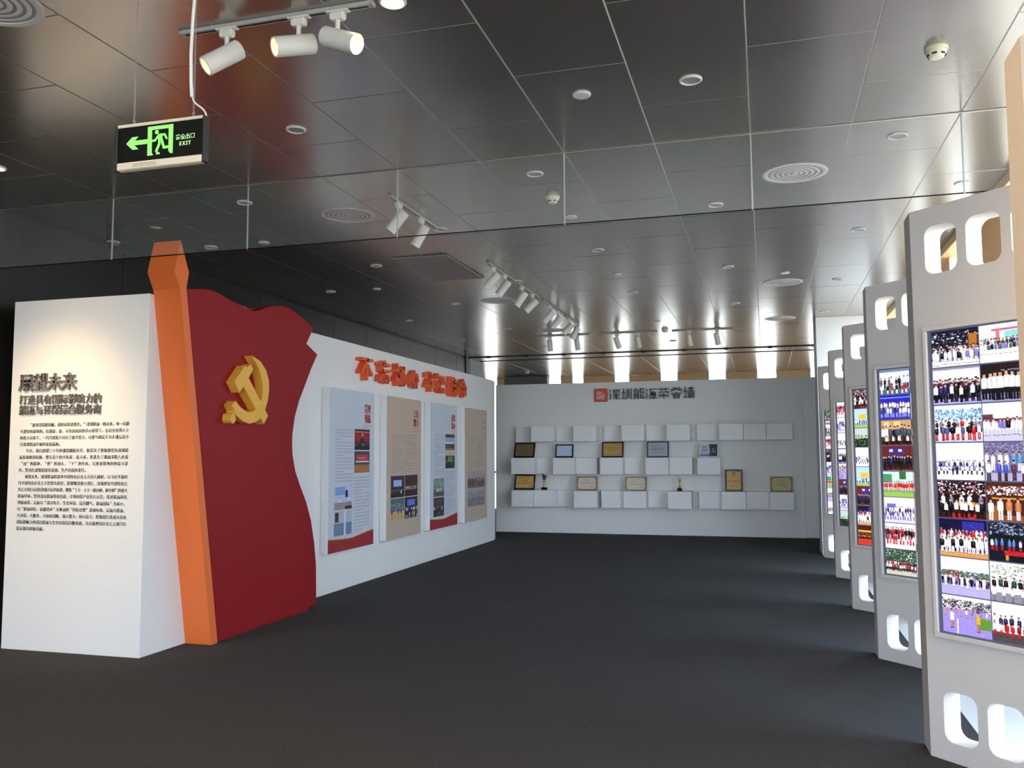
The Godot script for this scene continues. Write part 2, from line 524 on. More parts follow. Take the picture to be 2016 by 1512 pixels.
func build_flag() -> void:
	# local x runs along the wall (away from the viewer), local z out of it
	var pole := thing("flag_pole", "leaning orange flagpole with a spear-shaped tip between white box and red flag", "flagpole", Vector3(-4.485, 0, 0), PI / 2)
	var s := Shape.new()
	s.prism(PackedVector2Array([Vector2(6.107, 0), Vector2(6.19, 0), Vector2(5.687, 2.775), Vector2(5.712, 2.905), Vector2(5.605, 3.132), Vector2(5.538, 2.887), Vector2(5.612, 2.76)]), 0.0, 0.24)
	part("pole_body", s.done(), M["pole orange"], pole)
	var flag := thing("party_flag", "large dark red wooden flag with wavy outline standing against the poster wall", "flag", Vector3(WALL_X, 0, 0), PI / 2)
	var front := [[6.197, 0.0], [5.697, 2.772], [5.738, 2.781], [5.96, 2.822], [6.063, 2.829], [6.169, 2.816], [6.294, 2.791], [6.456, 2.770], [6.573, 2.757], [6.659, 2.751], [6.746, 2.775], [6.871, 2.82], [7.0, 2.856], [7.133, 2.875], [7.272, 2.871], [7.437, 2.833], [7.587, 2.79], [7.715, 2.75], [7.583, 2.576], [7.521, 2.483], [7.43, 2.376], [7.322, 2.229], [7.237, 2.076], [7.192, 1.95], [7.166, 1.825], [7.148, 1.731], [7.172, 1.521], [7.269, 1.285], [7.405, 1.043], [7.563, 0.793], [7.668, 0.541], [7.704, 0.294], [7.703, 0.0]]
	var back := [[6.3, 0.0], [6.3, 2.55], [6.652, 2.775], [6.897, 2.83], [7.044, 2.84], [7.483, 2.741], [7.733, 2.598], [7.956, 2.511], [7.84, 2.364], [7.713, 2.176], [7.61, 2.027], [7.531, 1.861], [7.491, 1.689], [7.489, 1.59], [7.501, 1.49], [7.555, 1.339], [7.659, 1.184], [7.777, 1.025], [7.874, 0.839], [7.946, 0.613], [7.986, 0.401], [7.999, 0.153], [7.998, 0.0]]
	var sf := Shape.new()
	sf.prism(PackedVector2Array(front.map(func(a): return Vector2(a[0], a[1]))), 0.205, 0.285)
	part("front_layer", sf.done(), M["flag red"], flag)
	var sb := Shape.new()
	sb.prism(PackedVector2Array(back.map(func(a): return Vector2(a[0], a[1]))), 0.12, 0.2)
	part("back_layer", sb.done(), M["flag red"], flag)
	var core := Shape.new()
	core.prism(PackedVector2Array([Vector2(6.45, 0), Vector2(6.45, 2.6), Vector2(6.7, 2.82), Vector2(7.0, 2.80), Vector2(7.3, 2.6), Vector2(7.3, 0)]), 0.005, 0.12)
	part("backing", core.done(), M["white paint"], flag)
	# the emblem: a sickle crossed by a hammer
	var e := thing("emblem", "gold hammer and sickle emblem fixed to the red flag", "emblem", Vector3(WALL_X + 0.285, 0, 0), PI / 2)
	var sickle := [[6.52, 2.343], [6.654, 2.308], [6.742, 2.241], [6.793, 2.15], [6.8, 2.074], [6.785, 1.978], [6.741, 1.886], [6.68, 1.818], [6.597, 1.778], [6.5, 1.759], [6.396, 1.78], [6.313, 1.82], [6.282, 1.842], [6.288, 1.861], [6.241, 1.903], [6.293, 1.941], [6.368, 1.892], [6.472, 1.856], [6.55, 1.865], [6.62, 1.9], [6.675, 1.963], [6.702, 2.039], [6.698, 2.1], [6.681, 2.151], [6.631, 2.245], [6.563, 2.304]]
	var hammer := [[6.272, 2.1], [6.419, 2.248], [6.45, 2.235], [6.507, 2.268], [6.545, 2.228], [6.478, 2.148], [6.79, 1.839], [6.724, 1.764], [6.405, 2.07], [6.348, 2.016]]
	var handle := []
	for i in 14:
		handle.append([6.264 + 0.036 * cos(TAU * i / 14), 1.797 + 0.043 * sin(TAU * i / 14)])
	var names := ["sickle", "hammer", "sickle_handle"]
	var k := 0
	for outline in [sickle, hammer, handle]:
		var sh := Shape.new()
		sh.prism(PackedVector2Array(outline.map(func(a): return Vector2(a[0], a[1]))), 0.0, 0.08 + 0.0004 * k)
		part(names[k], sh.done(), M["emblem gold"], e)
		k += 1


func build_poster_wall() -> void:
	var w := structure("wall_posters", "long white freestanding wall carrying posters and orange lettering", "wall")
	block("wall_face", Vector3(-5.0, 0, -14.67), Vector3(WALL_X, 2.78, -6.4), M["white paint"], w, 0.004)
	block("wall_end", Vector3(-5.1, 0, -14.9), Vector3(-4.62, 2.78, -14.67), M["white paint"], w, 0.004)
	var slogan := thing("slogan", "thick orange slogan letters along the top of the poster wall", "lettering", Vector3(WALL_X, 0, 0), PI / 2)
	var ends := [9.53, 10.04, 10.51, 10.98, 11.57, 11.98, 12.5, 12.95]
	for i in 8:
		raised("不忘初心牢记使命"[i], Vector2(ends[i] - 0.30, 2.635), 0, Vector2(0.275, 0.255), 0.036, 0.003, 0.09, M["letter orange"], slogan)
	var starts := [8.43, 9.91, 11.37, 12.83]
	var titles := [["党建", "领航"], ["工会", "聚力"], ["团青", "凝心"], ["", ""]]
	var labels := ["pale blue-grey poster board nearest the red flag with red conference photos", "tan poster board with a grid of four hall photos", "pale blue-grey poster board second from the far end with forest photos", "tan poster board at the far end of the poster wall"]
	for i in 4:
		var at := Vector3(WALL_X + 0.003, 1.33, -starts[i] - 0.565)
		var b := thing("poster_board", labels[i], "poster", at, PI / 2, "poster boards on the white wall")
		block("board", Vector3(-0.565, -0.89, 0.0), Vector3(0.565, 0.89, 0.088), M["board edge"], b, 0.003)
		var m := mat("poster print %d" % i, Color.WHITE, 0.55)
		m.albedo_texture = ImageTexture.create_from_image(poster_print(i))
		part("print", sheet(Vector2(1.122, 1.772)), m, b, Vector3(0, 0, 0.0886))
		for r in 2:
			raised(titles[i][r], Vector2(0.30, 0.745 - 0.115 * r), 0.082, Vector2(0.07, 0.095), 0.0105, 0.089, 0.092, M["letter red"], b)


func build_honour_wall() -> void:
	var w := structure("wall_honour", "white freestanding honour wall with box shelves at the far end", "wall")
	block("wall_face", Vector3(-5.02, 0, HONOUR_Z - 0.35), Vector3(0.66, 2.83, HONOUR_Z), M["white paint"], w, 0.004)
	block("wall_pier", Vector3(0.66, 0, HONOUR_Z - 0.4), Vector3(0.95, 2.83, HONOUR_Z - 0.06), M["white paint"], w, 0.004)
	var t := thing("wall_title", "grey raised title letters near the top of the honour wall", "lettering", Vector3(0, 0, HONOUR_Z))
	raised("深圳能源荣誉墙", Vector2(-2.775, 2.695), 0.2285, Vector2(0.19, 0.19), 0.022, 0.001, 0.04, M["letter slate"], t)
	var l := thing("company_logo", "red square logo plate beside the grey wall title", "logo", Vector3(-2.94, 2.585, HONOUR_Z))
	block("plate", Vector3(-0.125, -0.125, 0), Vector3(0.125, 0.125, 0.045), M["logo red"], l, 0.012)
	var mark := Shape.new()
	for line in [[-7, 6, -1.5, 6, -1.5, 1, -7, 1], [-7, 3.5, -1.5, 3.5], [-7, -2, -1.5, -2], [-7, -4.3, -1.5, -4.3], [-7, -6.5, -1.5, -6.5], [-7, -2, -7, -6.5], [0.5, 6, 0.5, -6.5, 7, -6.5], [3, 5, 6.5, 0, 2, 0], [2.5, -2, 6.5, -2, 4.5, -4.5, 2.5, -4.5, 2.5, -2]]:
		var path := PackedVector2Array()
		for k in range(0, line.size(), 2):
			path.append(Vector2(line[k], line[k + 1]) * 0.0105)
		mark.stroke(path, 0.0105, 0.045, 0.047)
	part("emblem_lines", mark.done(), M["satin white"], l)
	# three rows of shelf boxes of differing depth
	var rows := [
		["top row", 1.718, 2.01, [[-4.59, [0.36, 0.45, 0.36, 0.44], [0.10, 0.32, 0.10, 0.32]], [-2.88, [0.36, 0.42, 0.40, 0.42], [0.10, 0.32, 0.10, 0.32]], [-1.18, [0.40, 0.42, 0.39, 0.44], [0.12, 0.3, 0.2, 0.3]]]],
		["middle row", 1.11, 1.414, [[-4.62, [0.45, 0.36, 0.42, 0.40], [0.34, 0.12, 0.34, 0.22]], [-2.92, [0.42, 0.41, 0.42, 0.41], [0.34, 0.12, 0.34, 0.22]], [-1.17, [0.41], [0.3]]]],
		["bottom row", 0.50, 0.81, [[-4.62, [0.42, 0.43, 0.36, 0.44], [0.32, 0.22, 0.11, 0.38]], [-2.92, [0.42, 0.42, 0.39, 0.42], [0.24, 0.32, 0.12, 0.4]], [-1.16, [0.40, 0.42, 0.39, 0.42], [0.18, 0.3, 0.2, 0.3]]]],
	]
	var sides := ["under the logo side", "in the middle", "at the film-strip side"]
	for r in rows:
		for g in 3:
			var spec: Array = r[3][g]
			var o := thing("box_shelf", "white box shelf of stepped blocks, %s %s of the honour wall" % [r[0], sides[g]], "shelf", Vector3(spec[0], r[1], HONOUR_Z), 0.0, "stepped box shelves on the honour wall")
			var x := 0.0
			for k in spec[1].size():
				var n: float = spec[1][k]
				block("shelf_box", Vector3(x + 0.002, 0, 0), Vector3(x + n - 0.002, r[2] - r[1], spec[2][k]), M["shelf white"], o, 0.004)
				x += n
	build_awards()


func plaque(called: String, label: String, category: String, x: float, y: float, size: Vector2, lean: float, z: float, border: float, frame: Material, print_image: Image, back := 0.018) -> void:
	var o := thing(called, label, category, Vector3(x, y + back * sin(lean) + 0.001, HONOUR_Z + z), 0.0, "awards on the honour wall shelves")
	o.rotation.x = -lean
	block("backing", Vector3(-size.x / 2, 0, -back), Vector3(size.x / 2, size.y, 0), frame, o, 0.003)
	for b in [[-size.x / 2, 0, size.x / 2, border], [-size.x / 2, size.y - border, size.x / 2, size.y], [-size.x / 2, border, -size.x / 2 + border, size.y - border], [size.x / 2 - border, border, size.x / 2, size.y - border]]:
		block("frame_bar", Vector3(b[0], b[1], 0), Vector3(b[2], b[3], 0.01), frame, o, 0.002)
	var m := mat(label, Color.WHITE, 0.5)
	m.albedo_texture = ImageTexture.create_from_image(print_image)
	part("plate", sheet(size - Vector2(border, border) * 2.0), m, o, Vector3(0, size.y / 2, 0.003))


func award_print(w: int, h: int, base: Color, ink: Color, lines: Array, speckle := 0.03) -> Image:
	var im := Image.create(w, h, false, Image.FORMAT_RGB8)
	im.fill(base)
	for k in w * h / 12:
		im.fill_rect(Rect2i(rng.randi_range(0, w), rng.randi_range(0, h), 3, 2), base.lightened(rng.randf_range(0, speckle)) if k % 2 == 0 else base.darkened(rng.randf_range(0, speckle)))
	for l in lines:   # [x0, x1, y, height] in shares of the plate: a row of small characters
		var size := maxf(2.0, l[3] * h)
		var x: float = l[0] * w
		while x < l[1] * w - size * 0.5:
			tiny(im, x, l[2] * h, size, ink)
			x += size * 1.12
	return im


func tiny(im: Image, x: float, y: float, size: float, ink: Color) -> void:   # print too small to read
	for k in 3:
		im.fill_rect(Rect2i(int(x), int(y + size * (0.1 + 0.32 * k)), maxi(1, int(size * rng.randf_range(0.5, 0.9))), maxi(1, int(size * 0.13))), ink)
	im.fill_rect(Rect2i(int(x + size * rng.randf_range(0.1, 0.6)), int(y), maxi(1, int(size * 0.14)), int(size * 0.9)), ink)


func build_awards() -> void:
	var black: Material = M["black wood"]
	var gold := Color(0.80, 0.66, 0.36)
	var rust := Color(0.42, 0.16, 0.10)
	plaque("award_plaque", "dark bronze plaque in black frame leaning back at the shelf end", "plaque", -4.40, 1.416, Vector2(0.40, 0.295), 0.36, 0.2, 0.025, black, award_print(180, 128, Color(0.47, 0.38, 0.27), Color(0.28, 0.21, 0.14), [[0.45, 0.55, 0.22, 0.11], [0.15, 0.88, 0.46, 0.09], [0.3, 0.7, 0.7, 0.07]]))
	plaque("award_certificate", "pale blue certificate in black frame on the middle shelf", "certificate", -3.62, 1.416, Vector2(0.345, 0.25), 0.2, 0.2, 0.025, black, award_print(180, 128, Color(0.74, 0.80, 0.90), Color(0.60, 0.67, 0.80), [[0.3, 0.7, 0.3, 0.06], [0.2, 0.8, 0.48, 0.08], [0.3, 0.7, 0.68, 0.05]]))
	plaque("award_plaque", "gold plaque with brown border in black frame on the middle shelf", "plaque", -2.705, 1.416, Vector2(0.40, 0.29), 0.2, 0.2, 0.025, black, bordered(award_print(180, 128, Color(0.72, 0.58, 0.33), Color(0.30, 0.2, 0.08), [[0.25, 0.75, 0.32, 0.05], [0.2, 0.82, 0.46, 0.07], [0.4, 0.6, 0.64, 0.05]]), Color(0.62, 0.44, 0.2), 0.12))
	plaque("award_plaque", "silver plaque with dark characters in black frame on the middle shelf", "plaque", -1.875, 1.416, Vector2(0.395, 0.29), 0.1, 0.2, 0.024, black, bordered(award_print(180, 128, Color(0.62, 0.64, 0.70), Color(0.22, 0.22, 0.28), [[0.12, 0.45, 0.2, 0.05], [0.2, 0.85, 0.42, 0.16], [0.5, 0.9, 0.72, 0.06]]), Color(0.86, 0.87, 0.90), 0.06))
	plaque("award_plaque", "small glass plaque half white and half navy on a single block", "plaque", -0.97, 1.416, Vector2(0.325, 0.245), 0.1, 0.2, 0.012, M["steel"], navy_print())
	plaque("award_plaque", "bright gold plaque with ragged edge in black frame on the bottom shelf", "plaque", -4.40, 0.812, Vector2(0.40, 0.295), 0.34, 0.2, 0.018, black, ragged(award_print(180, 128, gold, rust, [[0.08, 0.5, 0.13, 0.06], [0.36, 0.66, 0.34, 0.14], [0.1, 0.92, 0.56, 0.12], [0.72, 0.92, 0.8, 0.07]])))
	plaque("award_plaque", "tall upright gold plaque with black swoosh crest in dark frame", "plaque", -0.545, 0.812, Vector2(0.305, 0.385), 0.12, 0.2, 0.02, black, crest(ragged(award_print(132, 176, gold, rust, [[0.3, 0.7, 0.3, 0.04], [0.12, 0.9, 0.5, 0.09], [0.3, 0.7, 0.78, 0.05]]))))
	plaque("award_certificate", "cream certificate with maroon corner lines near the end of the first bottom shelf", "certificate", -3.19, 0.812, Vector2(0.375, 0.25), 0.16, 0.22, 0.008, M["red leather"], cornered(award_print(180, 120, Color(0.80, 0.78, 0.70), rust, [[0.4, 0.62, 0.2, 0.08], [0.2, 0.9, 0.42, 0.08], [0.6, 0.85, 0.72, 0.08]])))
	plaque("award_certificate", "cream certificate with maroon corner lines on the second bottom shelf", "certificate", -2.28, 0.812, Vector2(0.375, 0.25), 0.1, 0.22, 0.008, M["red leather"], cornered(award_print(180, 120, Color(0.82, 0.80, 0.70), rust, [[0.3, 0.75, 0.16, 0.09], [0.15, 0.55, 0.34, 0.05], [0.15, 0.9, 0.52, 0.08], [0.65, 0.85, 0.74, 0.07]])))
	plaque("award_certificate", "olive gold certificate with dark corners on the third bottom shelf", "certificate", 0.26, 0.812, Vector2(0.36, 0.26), 0.1, 0.22, 0.008, M["red leather"], cornered(award_print(180, 120, Color(0.74, 0.70, 0.46), Color(0.34, 0.24, 0.12), [[0.4, 0.62, 0.2, 0.1], [0.2, 0.85, 0.42, 0.05], [0.3, 0.8, 0.54, 0.05], [0.65, 0.85, 0.72, 0.07]])))
	# two trophies
	var t := thing("trophy", "slender trophy with dark purple top and gold stem on black base", "trophy", Vector3(-4.01, 0.812, HONOUR_Z + 0.192), 0.0, "awards on the honour wall shelves")
	var s := Shape.new()
	s.box(Vector3(-0.055, 0, -0.03), Vector3(0.055, 0.05, 0.026), 0.006)
	part("base", s.done(), M["plastic black"], t)
	s = Shape.new()
	s.lathe([Vector2(0.022, 0.05), Vector2(0.013, 0.09), Vector2(0.014, 0.14), Vector2(0.022, 0.19)], 12)
	part("stem", s.done(), M["gold metal"], t)
	s = Shape.new()
	s.prism(PackedVector2Array([Vector2(-0.018, 0.18), Vector2(0.02, 0.18), Vector2(0.034, 0.24), Vector2(0.036, 0.285), Vector2(0.012, 0.272), Vector2(-0.02, 0.30), Vector2(-0.044, 0.312), Vector2(-0.03, 0.25)]), -0.016, 0.016)
	part("top_wing", s.done(), M["purple resin"], t)
	t = thing("trophy", "crystal and gold trophy on black base at the projecting block", "trophy", Vector3(-1.495, 0.812, HONOUR_Z + 0.2), 0.0, "awards on the honour wall shelves")
	s = Shape.new()
	s.prism(PackedVector2Array([Vector2(-0.045, 0), Vector2(0.045, 0), Vector2(0.032, 0.055), Vector2(-0.032, 0.055)]), -0.035, 0.035)
	part("base", s.done(), M["plastic black"], t)
	s = Shape.new()
	s.lathe([Vector2(0.026, 0.055), Vector2(0.02, 0.08), Vector2(0.012, 0.1), Vector2(0.012, 0.15), Vector2(0.02, 0.17), Vector2(0.03, 0.215), Vector2(0, 0.215)], 12)
	part("stem", s.done(), M["gold metal"], t)
	s = Shape.new()
	s.lathe([Vector2(0, 0.216), Vector2(0.026, 0.222), Vector2(0.04, 0.25), Vector2(0.036, 0.28), Vector2(0.015, 0.3), Vector2(0, 0.303)], 14)
	part("crystal_cup", s.done(), M["crystal"], t)


func bordered(im: Image, ink: Color, at: float) -> Image:
	var w := im.get_width()
	var h := im.get_height()
	var d := int(at * h)
	for r in [[d, d, w - 2 * d, 3], [d, h - d - 3, w - 2 * d, 3], [d, d, 3, h - 2 * d], [w - d - 3, d, 3, h - 2 * d]]:
		im.fill_rect(Rect2i(r[0], r[1], r[2], r[3]), ink)
	return im


func cornered(im: Image) -> Image:
	var ink := Color(0.42, 0.14, 0.14)
	bordered(im, ink, 0.03)
	var w := im.get_width()
	var h := im.get_height()
	for k in 22:
		for p in [[k, 22 - k], [w - 3 - k, 22 - k], [k, h - 25 + k], [w - 3 - k, h - 25 + k]]:
			im.fill_rect(Rect2i(p[0], p[1], 3, 3), ink)
	return im


func ragged(im: Image) -> Image:
	var w := im.get_width()
	var h := im.get_height()
	for x in range(0, w, 6):
		im.fill_rect(Rect2i(x, 0, 6, rng.randi_range(2, 8)), Color(0.05, 0.04, 0.04))
		im.fill_rect(Rect2i(x, h - rng.randi_range(2, 8), 6, 8), Color(0.05, 0.04, 0.04))
	for y in range(0, h, 6):
		im.fill_rect(Rect2i(0, y, rng.randi_range(2, 8), 6), Color(0.05, 0.04, 0.04))
		im.fill_rect(Rect2i(w - rng.randi_range(2, 8), y, 8, 6), Color(0.05, 0.04, 0.04))
	return im


func crest(im: Image) -> Image:
	var cx := im.get_width() * 0.5
	var cy := im.get_height() * 0.14
	for k in 40:
		var a := PI * 0.15 + PI * 1.5 * k / 40.0
		im.fill_rect(Rect2i(int(cx + 17 * cos(a)), int(cy + 9 * sin(a)), 5, 4), Color(0.10, 0.08, 0.06))
	im.fill_rect(Rect2i(int(cx), int(cy - 7), 18, 4), Color(0.10, 0.08, 0.06))
	return im


func navy_print() -> Image:
	var im := Image.create(160, 120, false, Image.FORMAT_RGB8)
	im.fill(Color(0.72, 0.75, 0.82))
	for y in 120:
		var edge := 84 + int(8.0 * sin(y / 120.0 * PI))
		im.fill_rect(Rect2i(edge, y, 160 - edge, 1), Color(0.07, 0.10, 0.17))
	im.fill_rect(Rect2i(0, 96, 84, 24), Color(0.38, 0.48, 0.68))
	for l in [[14, 22, 58, 6], [14, 34, 40, 3], [14, 48, 62, 6], [14, 60, 50, 3], [14, 68, 56, 3], [14, 76, 44, 3]]:
		im.fill_rect(Rect2i(l[0], l[1], l[2], l[3]), Color(0.25, 0.29, 0.40))
	im.fill_rect(Rect2i(118, 40, 9, 12), Color(0.75, 0.78, 0.84))
	im.fill_rect(Rect2i(104, 62, 40, 3), Color(0.75, 0.78, 0.84))
	im.fill_rect(Rect2i(104, 72, 36, 6), Color(0.6, 0.64, 0.72))
	return im


# ---------------------------------------------------------------- pictures: group photographs on posters and screens

func person(im: Image, x: float, foot: float, tall: float, coat: Color, legs: Color, box: Rect2i) -> void:
	var w := tall * rng.randf_range(0.22, 0.27)
	var skin := Color(0.80, 0.60, 0.48).lightened(rng.randf_range(0.0, 0.25))
	var shade := coat.darkened(0.22)
	var lean := w * rng.randf_range(-0.08, 0.08)
	var parts := [
		[x - w * 0.38, foot - tall * 0.44, w * 0.34, tall * 0.43, legs],
		[x + w * 0.06, foot - tall * 0.44, w * 0.34, tall * 0.43, legs.darkened(0.1)],
		[x - w * 0.42, foot - tall * 0.03, w * 0.38, tall * 0.03, legs.darkened(0.6)],
		[x + w * 0.06, foot - tall * 0.03, w * 0.38, tall * 0.03, legs.darkened(0.6)],
		[x - w * 0.56, foot - tall * 0.78, w * 0.16, tall * 0.33, shade],
		[x + w * 0.40, foot - tall * 0.78, w * 0.16, tall * 0.33, shade],
		[x - w * 0.42, foot - tall * 0.82, w * 0.84, tall * 0.40, coat],
		[x - w * 0.26, foot - tall * 0.85, w * 0.52, tall * 0.05, coat],
		[x - w * 0.04, foot - tall * 0.80, w * 0.09, tall * 0.2, coat.lerp(Color(0.9, 0.9, 0.95), 0.5)],
		[x - w * 0.22 + lean, foot - tall * 0.99, w * 0.44, tall * 0.15, skin],
		[x - w * 0.16 + lean, foot - tall * 1.0, w * 0.32, tall * 0.17, skin],
		[x - w * 0.24 + lean, foot - tall * 1.02, w * 0.48, tall * 0.055, Color(0.10, 0.08, 0.08)],
	]
	for p in parts:
		var r := Rect2i(int(p[0]), int(p[1]), maxi(1, int(ceil(p[2]))), maxi(1, int(ceil(p[3])))).intersection(box)
		if r.size.x > 0 and r.size.y > 0:
			im.fill_rect(r, p[4])


func photograph(im: Image, box: Rect2i, spec: Dictionary) -> void:
	# spec: sky (upper colour), back (middle colour), ground, horizon (share of the height), people [[foot, tall, number, coats, legs], ...], bits [[x, y, w, h, colour], ...], clutter
	var w := box.size.x
	var h := box.size.y
	var hz: float = spec.get("horizon", 0.5)
	im.fill_rect(box, spec.sky)
	im.fill_rect(Rect2i(box.position.x, box.position.y + int(h * hz), w, h - int(h * hz)), spec.ground)
	var back: Array = spec.get("clutter", [])
	if back.size():
		for k in int(w * h / 90.0):
			var y: float = h * rng.randf_range(back[0], back[1])
			var r := Rect2i(box.position.x + rng.randi_range(0, w), box.position.y + int(y), rng.randi_range(2, maxi(3, w / 18)), rng.randi_range(1, maxi(2, h / 20))).intersection(box)
			if r.size.x > 0 and r.size.y > 0:
				var c: Color = back[2 + rng.randi_range(0, back.size() - 3)]
				im.fill_rect(r, c.lightened(rng.randf_range(0, 0.15)))
	for b in spec.get("bits", []):
		im.fill_rect(Rect2i(box.position.x + int(b[0] * w), box.position.y + int(b[1] * h), int(b[2] * w), int(b[3] * h)).intersection(box), b[4])
	for row in spec.get("people", []):
		var n: int = row[2]
		for k in n:
			var coats: Array = row[3]
			var tall: float = row[1] * h * rng.randf_range(0.92, 1.06)
			person(im, box.position.x + w * (k + 0.5 + rng.randf_range(-0.2, 0.2)) / n, box.position.y + h * (row[0] + rng.randf_range(-0.015, 0.015)), tall, coats[rng.randi_range(0, coats.size() - 1)], row[4], box)
	for k in int(w * h / 14.0):   # grain, as an enlarged snapshot has
		var q := Vector2i(box.position.x + rng.randi_range(0, w - 1), box.position.y + rng.randi_range(0, h - 1))
		var was := im.get_pixelv(q)
		im.fill_rect(Rect2i(q, Vector2i(2, 2)).intersection(box), was.lightened(rng.randf_range(0, 0.2)) if k % 2 == 0 else was.darkened(rng.randf_range(0, 0.2)))


const WHITE := Color(0.97, 0.96, 1.0)
const NAVY := Color(0.12, 0.12, 0.30)
const BLACK := Color(0.05, 0.05, 0.07)
const RED := Color(0.78, 0.12, 0.16)
const GREY := Color(0.50, 0.48, 0.60)
const VIOLET := Color(0.50, 0.46, 0.78)
const GREEN := Color(0.22, 0.42, 0.18)


func screen_specs(n: int) -> Array:   # the photographs of one screen, row by row, two or three to a row
	var hall := {"sky": Color(0.08, 0.07, 0.12), "ground": Color(0.97, 0.92, 0.88), "horizon": 0.82, "clutter": [0.05, 0.5, Color(0.06, 0.05, 0.12), Color(0.20, 0.20, 0.40), Color(0.85, 0.85, 0.95)], "bits": [[0.8, 0.15, 0.18, 0.4, Color(0.72, 0.42, 0.18)]], "people": [[0.86, 0.42, 15, [WHITE, WHITE, GREY, NAVY], GREY], [0.95, 0.42, 11, [WHITE, WHITE, BLACK, VIOLET], WHITE]]}
	var gate := {"sky": WHITE, "ground": WHITE, "horizon": 0.7, "bits": [[0.25, 0.12, 0.7, 0.06, Color(0.80, 0.40, 0.48)], [0.33, 0.12, 0.08, 0.4, Color(0.85, 0.45, 0.5)], [0.5, 0.2, 0.5, 0.2, Color(0.55, 0.84, 0.82)]], "clutter": [0.35, 0.5, GREEN, WHITE], "people": [[0.66, 0.28, 14, [WHITE, NAVY, GREY], GREY], [0.78, 0.3, 14, [BLACK, GREEN, WHITE, VIOLET], WHITE]]}
	var office := {"sky": Color(0.90, 0.90, 1.0), "ground": Color(0.66, 0.64, 0.86), "horizon": 0.75, "bits": [[0, 0, 1, 0.06, Color(0.55, 0.54, 0.66)]], "people": [[0.86, 0.52, 17, [NAVY, BLACK, Color(0.38, 0.12, 0.2), GREY], BLACK], [0.95, 0.5, 9, [BLACK, NAVY, WHITE, BLACK], BLACK]]}
	var night_line := {"sky": Color(0.13, 0.08, 0.08), "ground": Color(0.62, 0.60, 0.80), "horizon": 0.78, "bits": [[0.4, 0.17, 0.35, 0.04, GREY]], "people": [[0.95, 0.72, 9, [WHITE, WHITE, Color(0.45, 0.2, 0.2), WHITE], BLACK]]}
	var hills := {"sky": WHITE, "ground": Color(0.80, 0.84, 0.94), "horizon": 0.9, "clutter": [0.1, 0.42, Color(0.35, 0.60, 0.82), Color(0.50, 0.74, 0.88), Color(0.25, 0.45, 0.62)], "people": [[0.75, 0.36, 11, [WHITE, RED, BLACK, GREY], BLACK], [0.96, 0.42, 9, [RED, WHITE, BLACK, Color(0.3, 0.3, 0.55)], RED]]}
	var village := {"sky": WHITE, "ground": Color(0.80, 0.78, 0.90), "horizon": 0.72, "bits": [[0, 0.3, 0.2, 0.3, Color(0.40, 0.22, 0.30)], [0.2, 0.42, 0.8, 0.14, Color(0.36, 0.16, 0.24)]], "people": [[0.85, 0.44, 13, [WHITE, WHITE, VIOLET, BLACK], Color(0.85, 0.84, 0.92)]]}
	var beach := {"sky": WHITE, "ground": WHITE, "horizon": 0.75, "bits": [[0.05, 0.5, 0.2, 0.15, Color(0.30, 0.36, 0.60)], [0, 0.72, 1, 0.03, Color(0.55, 0.58, 0.8)]], "people": [[0.74, 0.26, 16, [VIOLET, WHITE, NAVY], GREY], [0.86, 0.24, 10, [WHITE, WHITE, NAVY], BLACK]]}
	var helmets := {"sky": Color(0.45, 0.42, 0.60), "ground": Color(0.70, 0.66, 0.80), "horizon": 0.8, "clutter": [0.0, 0.35, Color(0.30, 0.28, 0.45), Color(0.60, 0.58, 0.72)], "people": [[0.75, 0.5, 8, [WHITE, WHITE, Color(0.3, 0.6, 0.8)], WHITE], [1.0, 0.5, 6, [Color(0.25, 0.32, 0.75), Color(0.35, 0.2, 0.3), WHITE], Color(0.25, 0.18, 0.25)]]}
	var ceremony := {"sky": Color(0.12, 0.06, 0.08), "ground": Color(0.30, 0.10, 0.08), "horizon": 0.8, "clutter": [0.0, 0.35, Color(0.05, 0.05, 0.08), WHITE, Color(0.7, 0.4, 0.4)], "bits": [[0.4, 0.55, 0.4, 0.12, Color(0.85, 0.55, 0.12)], [0.3, 0.88, 0.5, 0.12, RED]], "people": [[0.85, 0.5, 5, [WHITE, WHITE, GREY], BLACK], [0.97, 0.45, 9, [WHITE, BLACK, BLACK, WHITE], BLACK]]}
	var podium := {"sky": Color(0.28, 0.13, 0.10), "ground": Color(0.55, 0.28, 0.14), "horizon": 0.85, "bits": [[0.1, 0.4, 0.9, 0.05, Color(0.85, 0.55, 0.15)], [0.02, 0.62, 0.25, 0.38, Color(0.62, 0.34, 0.16)]], "clutter": [0.1, 0.3, Color(0.5, 0.2, 0.15), WHITE], "people": [[1.0, 0.6, 6, [WHITE, WHITE, Color(0.8, 0.5, 0.3)], WHITE]]}
	var choir := {"sky": Color(0.08, 0.05, 0.22), "ground": Color(0.88, 0.60, 0.30), "horizon": 0.86, "bits": [[0.5, 0.05, 0.45, 0.3, Color(0.20, 0.18, 0.62)]], "people": [[0.62, 0.36, 13, [WHITE, RED], WHITE], [0.78, 0.4, 13, [WHITE, WHITE], WHITE], [0.9, 0.42, 12, [WHITE, WHITE, WHITE, BLACK], WHITE]]}
	var table := {"sky": Color(0.06, 0.08, 0.14), "ground": Color(0.08, 0.08, 0.12), "horizon": 0.8, "clutter": [0.0, 0.3, Color(0.08, 0.1, 0.18), Color(0.55, 0.62, 0.75)], "bits": [[0.3, 0.72, 0.7, 0.12, RED], [0.32, 0.84, 0.06, 0.14, Color(0.8, 0.6, 0.2)], [0.85, 0.84, 0.06, 0.14, Color(0.8, 0.6, 0.2)]], "people": [[0.74, 0.32, 9, [WHITE, Color(0.3, 0.5, 0.8), WHITE], RED]]}
